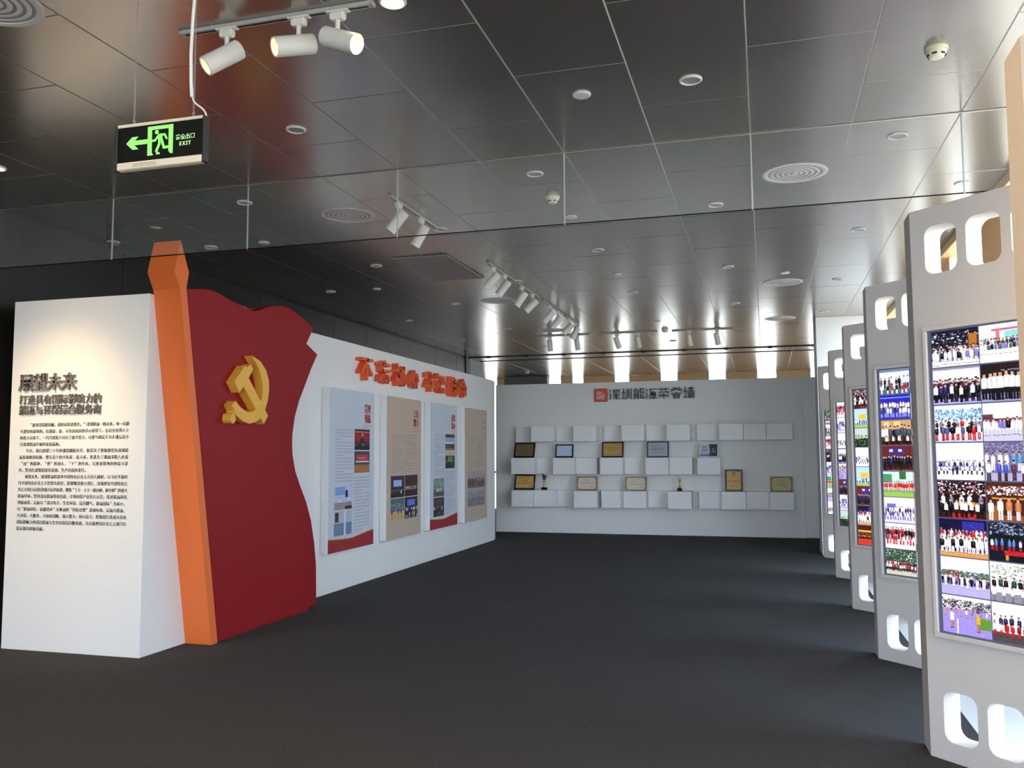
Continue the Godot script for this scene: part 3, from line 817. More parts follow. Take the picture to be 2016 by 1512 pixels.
	var flags := {"sky": WHITE, "ground": Color(0.72, 0.68, 0.92), "horizon": 0.6, "clutter": [0.34, 0.48, GREEN, Color(0.3, 0.3, 0.4)], "bits": [[0.15, 0.35, 0.03, 0.25, RED], [0.25, 0.35, 0.03, 0.25, RED], [0.36, 0.35, 0.03, 0.25, RED]], "people": [[0.72, 0.22, 22, [NAVY, BLACK, GREY], BLACK], [0.8, 0.32, 6, [WHITE], WHITE]]}
	var picnic := {"sky": WHITE, "ground": Color(0.55, 0.55, 0.58), "horizon": 0.78, "clutter": [0.05, 0.5, Color(0.45, 0.55, 0.40), WHITE, Color(0.62, 0.68, 0.6)], "people": [[0.8, 0.42, 8, [Color(0.10, 0.26, 0.26), BLACK], WHITE], [1.0, 0.4, 6, [WHITE, WHITE], GREY]]}
	var race := {"sky": WHITE, "ground": Color(0.62, 0.56, 0.90), "horizon": 0.34, "clutter": [0.08, 0.32, GREEN, Color(0.62, 0.34, 0.5), NAVY], "bits": [[0.72, 0.5, 0.28, 0.3, Color(0.36, 0.58, 0.20)], [0.3, 0.6, 0.03, 0.4, WHITE]], "people": [[0.55, 0.22, 7, [WHITE, Color(0.8, 0.6, 0.3), VIOLET], Color(0.8, 0.6, 0.5)], [0.88, 0.5, 2, [Color(0.85, 0.68, 0.2), WHITE], Color(0.7, 0.5, 0.4)]]}
	var team := {"sky": WHITE, "ground": Color(0.30, 0.27, 0.28), "horizon": 0.75, "people": [[0.72, 0.4, 9, [WHITE, NAVY, WHITE], RED], [0.86, 0.36, 9, [RED, WHITE, Color(0.5, 0.1, 0.15)], RED]]}
	var blue_rows := {"sky": Color(0.14, 0.16, 0.72), "ground": Color(0.20, 0.20, 0.66), "horizon": 0.8, "bits": [[0, 0.1, 1, 0.04, Color(0.6, 0.66, 1.0)]], "people": [[0.68, 0.4, 11, [WHITE, WHITE], NAVY], [0.92, 0.44, 10, [WHITE, WHITE, Color(0.2, 0.22, 0.6)], Color(0.6, 0.62, 0.95)]]}
	var lounge := {"sky": Color(0.78, 0.62, 0.40), "ground": Color(0.36, 0.16, 0.14), "horizon": 0.85, "bits": [[0.1, 0.05, 0.18, 0.2, Color(0.9, 0.8, 0.6)], [0.45, 0.05, 0.2, 0.2, Color(0.9, 0.8, 0.6)]], "people": [[0.95, 0.72, 8, [BLACK, WHITE, Color(0.25, 0.28, 0.35)], BLACK], [1.0, 0.4, 4, [WHITE], BLACK]]}
	var suits := {"sky": Color(0.40, 0.14, 0.12), "ground": Color(0.62, 0.40, 0.28), "horizon": 0.88, "bits": [[0.2, 0.08, 0.55, 0.4, Color(0.26, 0.18, 0.46)], [0.25, 0.14, 0.12, 0.1, WHITE], [0.55, 0.14, 0.12, 0.1, WHITE]], "people": [[0.97, 0.58, 11, [BLACK, BLACK, NAVY], BLACK]]}
	var lawn := {"sky": Color(0.80, 0.92, 1.0), "ground": Color(0.58, 0.76, 0.34), "horizon": 0.72, "bits": [[0, 0.1, 0.3, 0.35, Color(0.30, 0.58, 0.40)], [0.55, 0.0, 0.22, 0.3, GREEN]], "people": [[0.8, 0.42, 12, [RED, RED, Color(0.85, 0.4, 0.2)], Color(0.75, 0.6, 0.6)]]}
	var crew := {"sky": WHITE, "ground": Color(0.86, 0.86, 0.96), "horizon": 0.85, "bits": [[0.1, 0.25, 0.3, 0.3, Color(0.42, 0.42, 0.8)]], "people": [[0.7, 0.34, 12, [VIOLET, WHITE, NAVY], NAVY], [0.88, 0.34, 12, [WHITE, VIOLET, Color(0.32, 0.3, 0.72)], VIOLET]]}
	var feast := {"sky": WHITE, "ground": Color(0.97, 0.93, 0.93), "horizon": 0.8, "people": [[0.62, 0.46, 12, [RED, BLACK, Color(0.55, 0.1, 0.15)], BLACK], [0.82, 0.38, 9, [RED, Color(0.9, 0.5, 0.6), WHITE], RED]]}
	var grove := {"sky": Color(0.20, 0.30, 0.22), "ground": Color(0.80, 0.78, 0.70), "horizon": 0.8, "clutter": [0.0, 0.5, GREEN, Color(0.12, 0.2, 0.14), Color(0.85, 0.92, 0.95)], "people": [[0.72, 0.26, 16, [WHITE, RED, NAVY], GREY], [0.84, 0.26, 16, [WHITE, VIOLET, RED], BLACK]]}
	var visit := {"sky": Color(0.86, 0.90, 0.98), "ground": Color(0.30, 0.42, 0.42), "horizon": 0.8, "bits": [[0, 0, 1, 0.1, Color(0.45, 0.5, 0.62)]], "people": [[0.78, 0.46, 8, [Color(0.5, 0.3, 0.3), WHITE, BLACK], BLACK], [1.0, 0.42, 6, [BLACK, WHITE, RED], WHITE]]}
	var leaves := {"sky": Color(0.75, 0.82, 0.80), "ground": Color(0.05, 0.08, 0.05), "horizon": 0.55, "clutter": [0.35, 0.95, Color(0.36, 0.68, 0.12), Color(0.05, 0.1, 0.05), BLACK], "people": []}
	var kite := {"sky": Color(0.70, 0.86, 1.0), "ground": Color(0.66, 0.74, 0.40), "horizon": 0.86, "bits": [[0.2, 0.3, 0.35, 0.25, Color(0.95, 0.75, 0.15)]], "people": [[0.85, 0.28, 10, [WHITE, NAVY, GREY], BLACK]]}
	var lamps := {"sky": Color(0.25, 0.08, 0.06), "ground": Color(0.80, 0.22, 0.12), "horizon": 0.7, "bits": [[0, 0.25, 1, 0.1, Color(0.95, 0.7, 0.2)], [0, 0.5, 1, 0.1, Color(0.95, 0.62, 0.2)]], "people": [[0.62, 0.24, 16, [Color(0.5, 0.15, 0.1), BLACK], BLACK]]}
	if n == 1:
		return [hall, gate, team, office, night_line, crew, hills, village, grove, beach, helmets, suits, ceremony, podium, lawn, choir, table, feast, flags, picnic, visit, race, team, village]
	if n == 2:
		return [visit, blue_rows, hall, blue_rows, crew, gate, lounge, night_line, team, suits, ceremony, hills, lawn, picnic, race, crew, beach, helmets, feast, team, lawn, grove, hills, village]
	if n == 3:
		return [ceremony, hall, gate, kite, team, crew, leaves, grove, lawn, beach, village, flags, kite, hills, lawn, suits, office, lounge, choir, table, feast, lamps, podium, suits]
	if n == 4:
		return [feast, hall, team, crew, office, gate, beach, village, flags, office, lounge, picnic, race, crew, blue_rows, suits, hills, lawn, crew, table, choir, leaves, grove, visit]
	return [grove, gate, team, visit, office, crew, feast, village, flags, table, lounge, picnic, crew, race, blue_rows, lawn, hills, suits, flags, table, choir, beach, grove, visit]


func screen_picture(n: int) -> Image:
	var w := 600
	var h := 1176
	var im := Image.create(w, h, false, Image.FORMAT_RGB8)
	im.fill(Color(0.34, 0.36, 0.46))
	var specs := screen_specs(n)
	for r in 8:
		for c in 3:
			photograph(im, Rect2i(c * 201 + 1, r * 147 + 2, 197, 142), specs[(r * 3 + c) % specs.size()])
	im.resize(330, 647, Image.INTERPOLATE_BILINEAR)   # a photograph is softer than its rectangles
	im.resize(w, h, Image.INTERPOLATE_CUBIC)
	return im


func poster_print(n: int) -> Image:
	var w := 640
	var h := 1010
	var im := Image.create(w, h, false, Image.FORMAT_RGB8)
	var base := Color(0.775, 0.805, 0.845) if n % 2 == 0 else Color(0.755, 0.68, 0.61)
	var ink := Color(0.36, 0.36, 0.40) if n % 2 == 0 else Color(0.42, 0.36, 0.33)
	im.fill(base)
	for k in 2500:
		im.fill_rect(Rect2i(rng.randi_range(0, w), rng.randi_range(0, h), rng.randi_range(4, 30), rng.randi_range(2, 9)), base.lightened(rng.randf_range(0, 0.012)))
	# title frame and its small line of print
	im.fill_rect(Rect2i(476, 218, 100, 2), Color(0.5, 0.35, 0.33))
	im.fill_rect(Rect2i(570, 90, 2, 128), Color(0.62, 0.52, 0.50))
	for k in 9:
		tiny(im, 466 + k * 12, 232, 10, Color(0.55, 0.3, 0.28) if n % 2 else ink)
	if n == 3:
		for k in 4:
			tiny(im, 500 + 40 * (k % 2), 96 + 58 * (k / 2), 34, Color(0.70, 0.30, 0.24))
	var red_hall := {"sky": Color(0.60, 0.10, 0.14), "ground": Color(0.14, 0.10, 0.12), "horizon": 0.62, "bits": [[0, 0, 1, 0.1, Color(0.28, 0.2, 0.2)], [0.06, 0.12, 0.9, 0.03, Color(0.85, 0.7, 0.6)], [0.48, 0.2, 0.08, 0.12, Color(0.9, 0.7, 0.4)], [0.35, 0.42, 0.3, 0.2, Color(0.35, 0.05, 0.08)]], "people": [[0.95, 0.3, 9, [BLACK, Color(0.2, 0.2, 0.22), GREY], BLACK]]}
	var red_meet := {"sky": Color(0.30, 0.26, 0.28), "ground": Color(0.66, 0.45, 0.28), "horizon": 0.6, "bits": [[0.14, 0.16, 0.76, 0.3, Color(0.74, 0.22, 0.28)], [0.24, 0.3, 0.5, 0.03, Color(0.9, 0.7, 0.7)], [0.1, 0.46, 0.85, 0.06, WHITE]], "people": [[0.68, 0.2, 12, [BLACK, NAVY], BLACK]]}
	var lecture := {"sky": Color(0.72, 0.78, 0.90), "ground": Color(0.62, 0.56, 0.56), "horizon": 0.7, "bits": [[0.05, 0.05, 0.55, 0.35, Color(0.50, 0.62, 0.85)], [0.62, 0.2, 0.14, 0.3, BLACK], [0.6, 0.86, 0.4, 0.14, Color(0.12, 0.16, 0.14)]], "people": [[0.85, 0.4, 2, [WHITE, BLACK], GREY]]}
	var tower := {"sky": Color(0.70, 0.74, 0.80), "ground": Color(0.42, 0.52, 0.66), "horizon": 0.5, "bits": [[0.55, 0.0, 0.1, 1.0, Color(0.86, 0.88, 0.92)], [0.05, 0.05, 0.2, 0.4, Color(0.30, 0.20, 0.16)]], "people": [[1.0, 0.4, 5, [Color(0.45, 0.55, 0.56), GREY], GREY]]}
	var stage_hall := {"sky": Color(0.18, 0.16, 0.26), "ground": Color(0.10, 0.12, 0.16), "horizon": 0.7, "bits": [[0.2, 0.2, 0.6, 0.3, Color(0.62, 0.74, 0.92)], [0, 0, 0.14, 0.7, Color(0.28, 0.12, 0.18)]], "people": [[0.98, 0.34, 11, [BLACK, NAVY, WHITE], BLACK]]}
	var dinner := {"sky": Color(0.22, 0.17, 0.16), "ground": Color(0.18, 0.13, 0.13), "horizon": 0.6, "clutter": [0.5, 0.7, Color(0.75, 0.55, 0.5), Color(0.3, 0.2, 0.2)], "people": [[0.72, 0.2, 8, [WHITE, Color(0.6, 0.4, 0.4)], BLACK]]}
	var court := {"sky": Color(0.30, 0.42, 0.40), "ground": Color(0.78, 0.66, 0.46), "horizon": 0.6, "clutter": [0.2, 0.6, Color(0.28, 0.36, 0.66), Color(0.6, 0.7, 0.85), Color(0.2, 0.3, 0.26)], "people": [[0.9, 0.5, 3, [NAVY, Color(0.2, 0.1, 0.12)], Color(0.7, 0.55, 0.45)]]}
	var show := {"sky": Color(0.14, 0.14, 0.22), "ground": Color(0.12, 0.1, 0.12), "horizon": 0.65, "bits": [[0.2, 0.12, 0.6, 0.28, Color(0.36, 0.48, 0.85)]], "people": [[0.75, 0.3, 12, [Color(0.55, 0.2, 0.22), WHITE, NAVY], BLACK], [1.0, 0.36, 6, [BLACK, WHITE], WHITE]]}
	var canteen := {"sky": Color(0.62, 0.70, 0.80), "ground": Color(0.62, 0.46, 0.28), "horizon": 0.85, "bits": [[0, 0, 1, 0.2, Color(0.25, 0.27, 0.3)], [0, 0.6, 1, 0.25, Color(0.34, 0.28, 0.26)], [0.05, 0.5, 0.9, 0.06, WHITE]], "people": [[0.9, 0.16, 9, [BLACK, GREY], BLACK]]}
	var banner := {"sky": Color(0.74, 0.72, 0.66), "ground": Color(0.14, 0.18, 0.16), "horizon": 0.25, "bits": [[0.25, 0.3, 0.55, 0.3, Color(0.42, 0.58, 0.28)]], "people": [[0.98, 0.45, 8, [BLACK, Color(0.2, 0.26, 0.24), GREEN], BLACK]]}
	var forest := {"sky": Color(0.50, 0.56, 0.54), "ground": Color(0.40, 0.40, 0.38), "horizon": 0.7, "clutter": [0.0, 0.6, Color(0.2, 0.28, 0.2), Color(0.5, 0.56, 0.5), Color(0.75, 0.8, 0.8)], "people": [[0.95, 0.5, 5, [Color(0.75, 0.3, 0.25), WHITE, GREY], BLACK]]}
	var dark_group := {"sky": Color(0.16, 0.13, 0.18), "ground": Color(0.14, 0.11, 0.15), "horizon": 0.5, "clutter": [0.05, 0.9, Color(0.35, 0.18, 0.22), Color(0.1, 0.1, 0.16), Color(0.55, 0.5, 0.55)], "people": [[0.8, 0.35, 8, [Color(0.4, 0.2, 0.25), WHITE, BLACK], BLACK]]}
	var red_crowd := {"sky": Color(0.66, 0.64, 0.66), "ground": Color(0.50, 0.42, 0.40), "horizon": 0.6, "people": [[0.9, 0.6, 7, [Color(0.55, 0.18, 0.18), BLACK, GREY], BLACK]]}
	var grey_crowd := {"sky": Color(0.62, 0.60, 0.64), "ground": Color(0.50, 0.48, 0.52), "horizon": 0.5, "clutter": [0.2, 0.95, Color(0.35, 0.35, 0.42), Color(0.72, 0.7, 0.74), Color(0.25, 0.24, 0.3)], "people": []}
	var sets := [[red_hall, red_meet, lecture, tower], [stage_hall, dinner, court, show], [canteen, banner, forest, dark_group], [red_crowd, red_crowd, grey_crowd, grey_crowd]]
	var photos: Array = sets[n]
	if n % 2 == 0:
		photograph(im, Rect2i(344, 246, 226, 136), photos[0])
		photograph(im, Rect2i(344, 390, 226, 140), photos[1])
		photograph(im, Rect2i(76, 606, 240, 148), photos[2])
		photograph(im, Rect2i(76, 762, 240, 150), photos[3])
		for r in 17:
			text_row(im, 88, 252 + r * 20, 236 if r % 5 != 3 else 90, ink)
		for r in 17:
			text_row(im, 340, 556 + r * 21, 234 if r % 6 != 4 else 120, ink)
		for x in w:   # the red ribbon along the foot, with a gold edge
			var t := x / float(w)
			var y := 928.0 + (14.0 * sin(t * 3.0) if t < 0.52 else 14.0 * sin(1.56) - (t - 0.52) * 74.0 * (1.0 - (t - 0.52) * 0.4))
			im.fill_rect(Rect2i(x, int(y) - 5, 1, 5), Color(0.80, 0.62, 0.42))
			im.fill_rect(Rect2i(x, int(y), 1, h - int(y)), Color(0.60, 0.16, 0.18) if absf(t - 0.5) > 0.03 or y > 935 else Color(0.80, 0.62, 0.42))
	else:
		for r in 15:
			text_row(im, 88, 268 + r * 19, 220 if r % 5 != 4 else 90, ink)
			text_row(im, 330, 268 + r * 19, 220 if r % 4 != 2 else 120, ink)
		for k in 4:
			photograph(im, Rect2i(76 + 252 * (k % 2), 566 + 162 * (k / 2), 244, 154), photos[k])
	return im


func text_row(im: Image, x: int, y: int, wide: int, ink: Color) -> void:
	var at := float(x)
	while at < x + wide:
		if rng.randf() > 0.06:
			tiny(im, at, y, 9, ink)
		at += 10.5


# ---------------------------------------------------------------- film-strip panels with screens

func hole_outline(u: float, y: float, w: float, h: float, r: float) -> PackedVector2Array:
	var out := PackedVector2Array()
	for c in [[u + w - r, y + h - r, 0.0], [u + r, y + h - r, PI / 2], [u + r, y + r, PI], [u + w - r, y + r, PI * 1.5]]:
		for k in 7:
			var a: float = c[2] + PI / 2 * k / 6.0
			out.append(Vector2(c[0] + r * cos(a), c[1] + r * sin(a)))
	return out


func film_strip_mesh() -> ArrayMesh:
	var s := Shape.new()
	var tall := 2.74
	var wide := 1.0
	var t := 0.127     # thickness; the near side is cut at 45 degrees
	var rows := [[0.092, 0.243], [2.395, 0.245]]
	var holes := []
	for r in rows:
		for k in 4:
			holes.append([0.08 + 0.225 * k, r[0], 0.175, r[1]])
	for face in [[0.0, 1.0, 0.0], [-t, -1.0, -t]]:
		var z: float = face[0]
		var n := Vector3(0, 0, face[1])
		var u0: float = face[2]
		var flat := func(a: float, b: float, c: float, d: float) -> void:
			s.quad(Vector3(a, b, z), Vector3(c, b, z), Vector3(c, d, z), Vector3(a, d, z), n)
		flat.call(u0, 0.0, wide, 0.07)
		flat.call(u0, 0.36, wide, 2.37)
		flat.call(u0, 2.665, wide, tall)
		for y in [[0.07, 0.36], [2.37, 2.665]]:
			flat.call(u0, y[0], 0.0555, y[1])
			flat.call(0.9555, y[0], wide, y[1])
		for h in holes:
			var lo := Vector2(h[0] - 0.0245, 0.07 if h[1] < 1.0 else 2.37)
			var hi := Vector2(h[0] + 0.2005, 0.36 if h[1] < 1.0 else 2.665)
			var ring := hole_outline(h[0], h[1], h[2], h[3], 0.05)
			var corners := [hi, Vector2(lo.x, hi.y), lo, Vector2(hi.x, lo.y)]
			for q in 4:
				var c: Vector2 = corners[q]
				for k in 6:
					var a := ring[q * 7 + k]
					var b := ring[q * 7 + k + 1]
					s.tri(Vector3(c.x, c.y, z), Vector3(a.x, a.y, z), Vector3(b.x, b.y, z), n)
				var a2 := ring[q * 7 + 6]
				var b2 := ring[(q * 7 + 7) % 28]
				var c2: Vector2 = corners[(q + 1) % 4]
				s.quad(Vector3(c.x, c.y, z), Vector3(a2.x, a2.y, z), Vector3(b2.x, b2.y, z), Vector3(c2.x, c2.y, z), n)
	for h in holes:
		var ring := hole_outline(h[0], h[1], h[2], h[3], 0.05)
		var mid := Vector2(h[0] + h[2] / 2, h[1] + h[3] / 2)
		for k in ring.size():
			var a := ring[k]
			var b := ring[(k + 1) % ring.size()]
			var inward := mid - (a + b) / 2
			s.quad(Vector3(a.x, a.y, 0), Vector3(b.x, b.y, 0), Vector3(b.x, b.y, -t), Vector3(a.x, a.y, -t), Vector3(inward.x, inward.y, 0))
	s.quad(Vector3(0, 0, 0), Vector3(-t, 0, -t), Vector3(-t, tall, -t), Vector3(0, tall, 0), Vector3(-1, 0, 1))
	s.quad(Vector3(wide, 0, 0), Vector3(wide, 0, -t), Vector3(wide, tall, -t), Vector3(wide, tall, 0), Vector3(1, 0, 0))
	s.quad(Vector3(0, tall, 0), Vector3(wide, tall, 0), Vector3(wide, tall, -t), Vector3(-t, tall, -t), Vector3(0, 1, 0))
	s.quad(Vector3(0, 0, 0), Vector3(wide, 0, 0), Vector3(wide, 0, -t), Vector3(-t, 0, -t), Vector3(0, -1, 0))
	return s.done()


func build_film_panels() -> void:
	var strip := film_strip_mesh()
	var spots := [[0.765, -2.85], [0.752, -4.86], [0.757, -6.99], [0.772, -9.115], [0.783, -11.33], [0.777, -13.40]]
	var labels := ["warmly lit edge of the nearest film-strip panel, cut off by the picture edge", "white film-strip panel with the largest screen, two columns of photos showing", "second white film-strip panel with one column of photos showing", "third white film-strip panel in the row by the windows", "fourth white film-strip panel in the row by the windows", "last white film-strip panel in the row, beside the column"]
	for i in 6:
		var o := thing("film_strip_panel", labels[i], "display panel", Vector3(spots[i][0], 0, spots[i][1]), -PI / 4, "film-strip panels in a saw-tooth row")
		part("panel_body", strip, M["panel white"], o)
		var x0 := 0.06
		var x1 := 0.90
		var y0 := 0.59
		var y1 := 2.13
		for b in [[x0, y0, x1, y0 + 0.024], [x0, y1 - 0.024, x1, y1], [x0, y0 + 0.024, x0 + 0.022, y1 - 0.024], [x1 - 0.022, y0 + 0.024, x1, y1 - 0.024]]:
			block("screen_surround", Vector3(b[0], b[1], 0), Vector3(b[2], b[3], 0.022), M["panel white"], o, 0.003)
		var screen := block("screen", Vector3(x0 + 0.022, y0 + 0.024, 0.001), Vector3(x1 - 0.022, y1 - 0.024, 0.010), M["bezel"], o, 0.0)
		var m := mat("screen picture %d" % i, Color(0.02, 0.02, 0.02), 0.3)
		m.emission_enabled = true
		m.emission_texture = ImageTexture.create_from_image(screen_picture(i if i < 5 else 5))
		m.emission_operator = BaseMaterial3D.EMISSION_OP_MULTIPLY
		m.emission = Color.WHITE
		m.emission_energy_multiplier = 1.75
		part("photo_wall", sheet(Vector2(0.754, 1.478)), m, screen, Vector3(0, 0, 0.0052))
		var a := AreaLight3D.new()
		a.name = "screen_light"
		a.area_size = Vector2(0.75, 1.47)
		a.light_energy = 0.12
		a.light_color = Color(0.85, 0.85, 1.0)
		a.shadow_enabled = true
		o.add_child(a)
		a.position = Vector3(0.48, 1.36, 0.03)
		a.rotation.y = PI


# ---------------------------------------------------------------- what hangs from the ceiling

func lamp_mesh(r: float) -> Array:
	var ring := Shape.new()
	ring.lathe([Vector2(r, 0.0), Vector2(r, -0.004), Vector2(r * 0.94, -0.008), Vector2(r * 0.84, -0.009), Vector2(r * 0.78, -0.002)], 28)
	var cup := Shape.new()
	cup.lathe([Vector2(r * 0.80, -0.003), Vector2(r * 0.6, -0.0015), Vector2(0, -0.001)], 28)
	return [ring.done(), cup.done()]


func build_ceiling_fittings() -> void:
	var lamp := lamp_mesh(0.062)
	var rows := {
		-5.10: ["beside the dark wall", [-7.186, -9.62, -12.09, -14.5]],
		-3.93: ["above the poster wall", [-5.963, -8.42, -10.91, -13.4, -15.8]],
		-2.732: ["along the long spotlight track", [-4.679, -7.192, -9.66, -14.36]],
		-1.535: ["above the open floor", [-3.436, -5.935, -8.399, -10.80, -13.26, -15.7]],
		-0.333: ["over the aisle", [-4.645, -7.12, -9.582, -12.0, -14.45]],
		0.86: ["above the film-strip panels", [-5.87, -8.309, -10.671, -13.076]],
	}
	for x in rows:
		for i in rows[x][1].size():
			var z: float = rows[x][1][i]
			var lit: bool = absf(x + 1.535) < 0.01 and i == 0
			var d := thing("downlight", ("lit round ceiling downlight at the top edge beside the three-lamp track" if lit else "round white ceiling downlight, %s from the viewer in the row %s" % [ordinal(i), rows[x][0]]), "downlight", Vector3(x, CEIL, z), 0.0, "ceiling downlights")
			part("trim_ring", lamp[0], M["fitting white"], d)
			part("reflector", lamp[1], M["lit lens"] if lit else M["fitting grey"], d)
			if lit:
				lamp_light(d, Vector3(0, -0.02, 0), Vector3(0, -1, 0), 62.0, 1.9)
	# the lamps above and behind the viewer are lit as well
	var near := [[-5.10, -4.726], [-5.10, -2.27], [-3.93, -3.5], [-3.93, -1.04], [-3.93, 1.4], [-2.732, -2.22], [-2.732, 0.24], [-2.732, 2.7], [-1.535, -0.98], [-1.535, 1.48], [-0.333, -2.19], [-0.333, 0.27], [-0.333, 2.7], [0.86, -3.41], [0.86, -0.95], [0.86, 1.5]]
	for i in near.size():
		var d := thing("downlight", "lit round ceiling downlight above or behind the viewer, outside the picture", "downlight", Vector3(near[i][0], CEIL, near[i][1]), 0.0, "lit downlights outside the picture")
		part("trim_ring", lamp[0], M["fitting white"], d)
		part("reflector", lamp[1], M["lit lens"], d)
		lamp_light(d, Vector3(0, -0.02, 0), Vector3(0, -1, 0), 62.0, 1.9)
	# plain round covers
	var cover := Shape.new()
	cover.lathe([Vector2(0.052, 0), Vector2(0.052, -0.006), Vector2(0.046, -0.01), Vector2(0, -0.011)], 24)
	var covers := [[-0.934, -4.666, "nearest the viewer"], [-1.532, -7.136, "behind the smoke detector"], [0.263, -10.101, "beside the second large diffuser over the aisle"], [-1.544, -9.628, "far over the open floor"], [-4.485, -9.633, "high beside the dark wall"], [-4.511, -7.178, "over the back of the red flag"], [1.464, -7.08, "above the nearest film-strip panels"]]
	for c in covers:
		var o := thing("ceiling_cover", "plain round white ceiling cover " + c[2], "cover plate", Vector3(c[0], CEIL, c[1]), 0.0, "plain round ceiling covers")
		part("disc", cover.done(), M["fitting white"], o)
	# round air diffusers: rings one within another
	var spots := [[-3.317, -6.542, "over the red flag"], [0.258, -6.465, "in front of the nearest film-strip panels"], [-3.321, -10.853, "over the middle of the poster wall"], [0.255, -10.676, "over the middle of the film-strip row"], [0.27, -13.584, "nearest the honour wall on the window side"], [-3.30, -13.746, "nearest the honour wall on the poster side"], [-3.25, -2.93, "at the corner above the exit sign"]]
	for c in spots:
		var o := thing("air_diffuser", "round white ring air diffuser in the ceiling " + c[2], "air diffuser", Vector3(c[0], CEIL, c[1]), 0.0, "round ceiling air diffusers")
		var rim := Shape.new()
		rim.lathe([Vector2(0.225, 0), Vector2(0.225, -0.003), Vector2(0.212, -0.0055), Vector2(0.19, -0.004), Vector2(0.188, -0.001)], 36)
		part("rim", rim.done(), M["fitting white"], o)
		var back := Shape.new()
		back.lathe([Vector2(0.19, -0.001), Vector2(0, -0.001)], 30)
		part("gap_shade", back.done(), M["fitting grey"], o)  # flat grey disc paints the shade in the gaps between the rings
		for k in 4:
			var ring := Shape.new()
			var r := 0.172 - 0.038 * k
			ring.lathe([Vector2(r, -0.0025), Vector2(r - 0.006, -0.0038), Vector2(r - 0.021, -0.0042), Vector2(r - 0.0215, -0.0028)], 30)
			part("ring", ring.done(), M["fitting white"], o)
		var hub := Shape.new()
		hub.lathe([Vector2(0.022, -0.002), Vector2(0.02, -0.006), Vector2(0, -0.007)], 18)
		part("hub", hub.done(), M["fitting white"], o)
	var cam := thing("dome_camera", "black pendant camera on the ceiling behind the hanging glass beside the flagpole", "camera", Vector3(-5.46, CEIL, -6.29))
	var cs := Shape.new()
	cs.lathe([Vector2(0.06, 0), Vector2(0.06, -0.12), Vector2(0.056, -0.13)], 24)
	part("housing", cs.done(), M["plastic black"], cam)
	cs = Shape.new()
	cs.lathe([Vector2(0.056, -0.13), Vector2(0.054, -0.142), Vector2(0.05, -0.145)], 24)
	part("ring", cs.done(), M["fitting grey"], cam)
	cs = Shape.new()
	cs.lathe([Vector2(0.05, -0.145), Vector2(0.045, -0.17), Vector2(0.03, -0.19), Vector2(0.012, -0.199), Vector2(0, -0.2)], 24)
	part("dome", cs.done(), M["dark lens"], cam)
	# smoke detectors
	for c in [[0.869, -4.62, "nearest, above the film-strip panels"], [-1.547, -6.53, "just behind the hanging glass"], [-1.51, -14.2, "far off between two spotlight tracks"], [-5.55, -20.6, "by the grey bulkhead at the far windows"]]:
		var o := thing("smoke_detector", "cream dome smoke detector on the ceiling, " + c[2], "smoke detector", Vector3(c[0], CEIL, c[1]), 0.0, "ceiling smoke detectors")
		var s := Shape.new()
		s.lathe([Vector2(0.055, 0), Vector2(0.055, -0.012), Vector2(0.052, -0.016)], 24)
		part("base", s.done(), M["plastic cream"], o)
		s = Shape.new()
		s.lathe([Vector2(0.05, -0.016), Vector2(0.046, -0.03), Vector2(0.04, -0.036), Vector2(0.034, -0.048), Vector2(0.026, -0.052), Vector2(0, -0.053)], 24)
		part("dome", s.done(), M["plastic cream"], o)
		for k in 6:
			var b := part("slot", box_mesh(Vector3(0.022, 0.006, 0.006), 0.0), M["plastic black"], o, Vector3(0.0405 * cos(TAU * k / 6 + 0.9), -0.0375, 0.0405 * sin(TAU * k / 6 + 0.9)))
			b.rotation.y = -(TAU * k / 6 + 0.9) + PI / 2
	var h := thing("ceiling_hatch", "square access hatch panel hanging slightly below the ceiling over the poster wall", "hatch", Vector3(-3.315, CEIL, -8.73))
	block("hatch_panel", Vector3(-0.295, -0.012, -0.62), Vector3(0.295, -0.003, 0.62), M["hatch"], h, 0.003)
	block("hatch_edge", Vector3(-0.295, -0.016, 0.6), Vector3(0.295, -0.002, 0.62), M["fitting grey"], h, 0.002)
	block("hatch_edge", Vector3(0.28, -0.016, -0.62), Vector3(0.295, -0.002, 0.62), M["fitting grey"], h, 0.002)


func lamp_light(parent: Node3D, at: Vector3, towards: Vector3, angle: float, energy: float, color := Color(1.0, 0.86, 0.66)) -> void:
	var l := SpotLight3D.new()
	l.name = "lamp_light"
	l.light_color = color
	l.light_energy = energy
	l.light_size = 0.03
	l.spot_angle = angle
	l.spot_angle_attenuation = 1.0
	l.spot_range = 30.0
	l.spot_attenuation = 2.0
	l.shadow_enabled = true
	parent.add_child(l, true)
	l.position = at
	l.basis = Basis.looking_at(towards.normalized(), Vector3.UP if absf(towards.normalized().y) < 0.98 else Vector3.RIGHT)


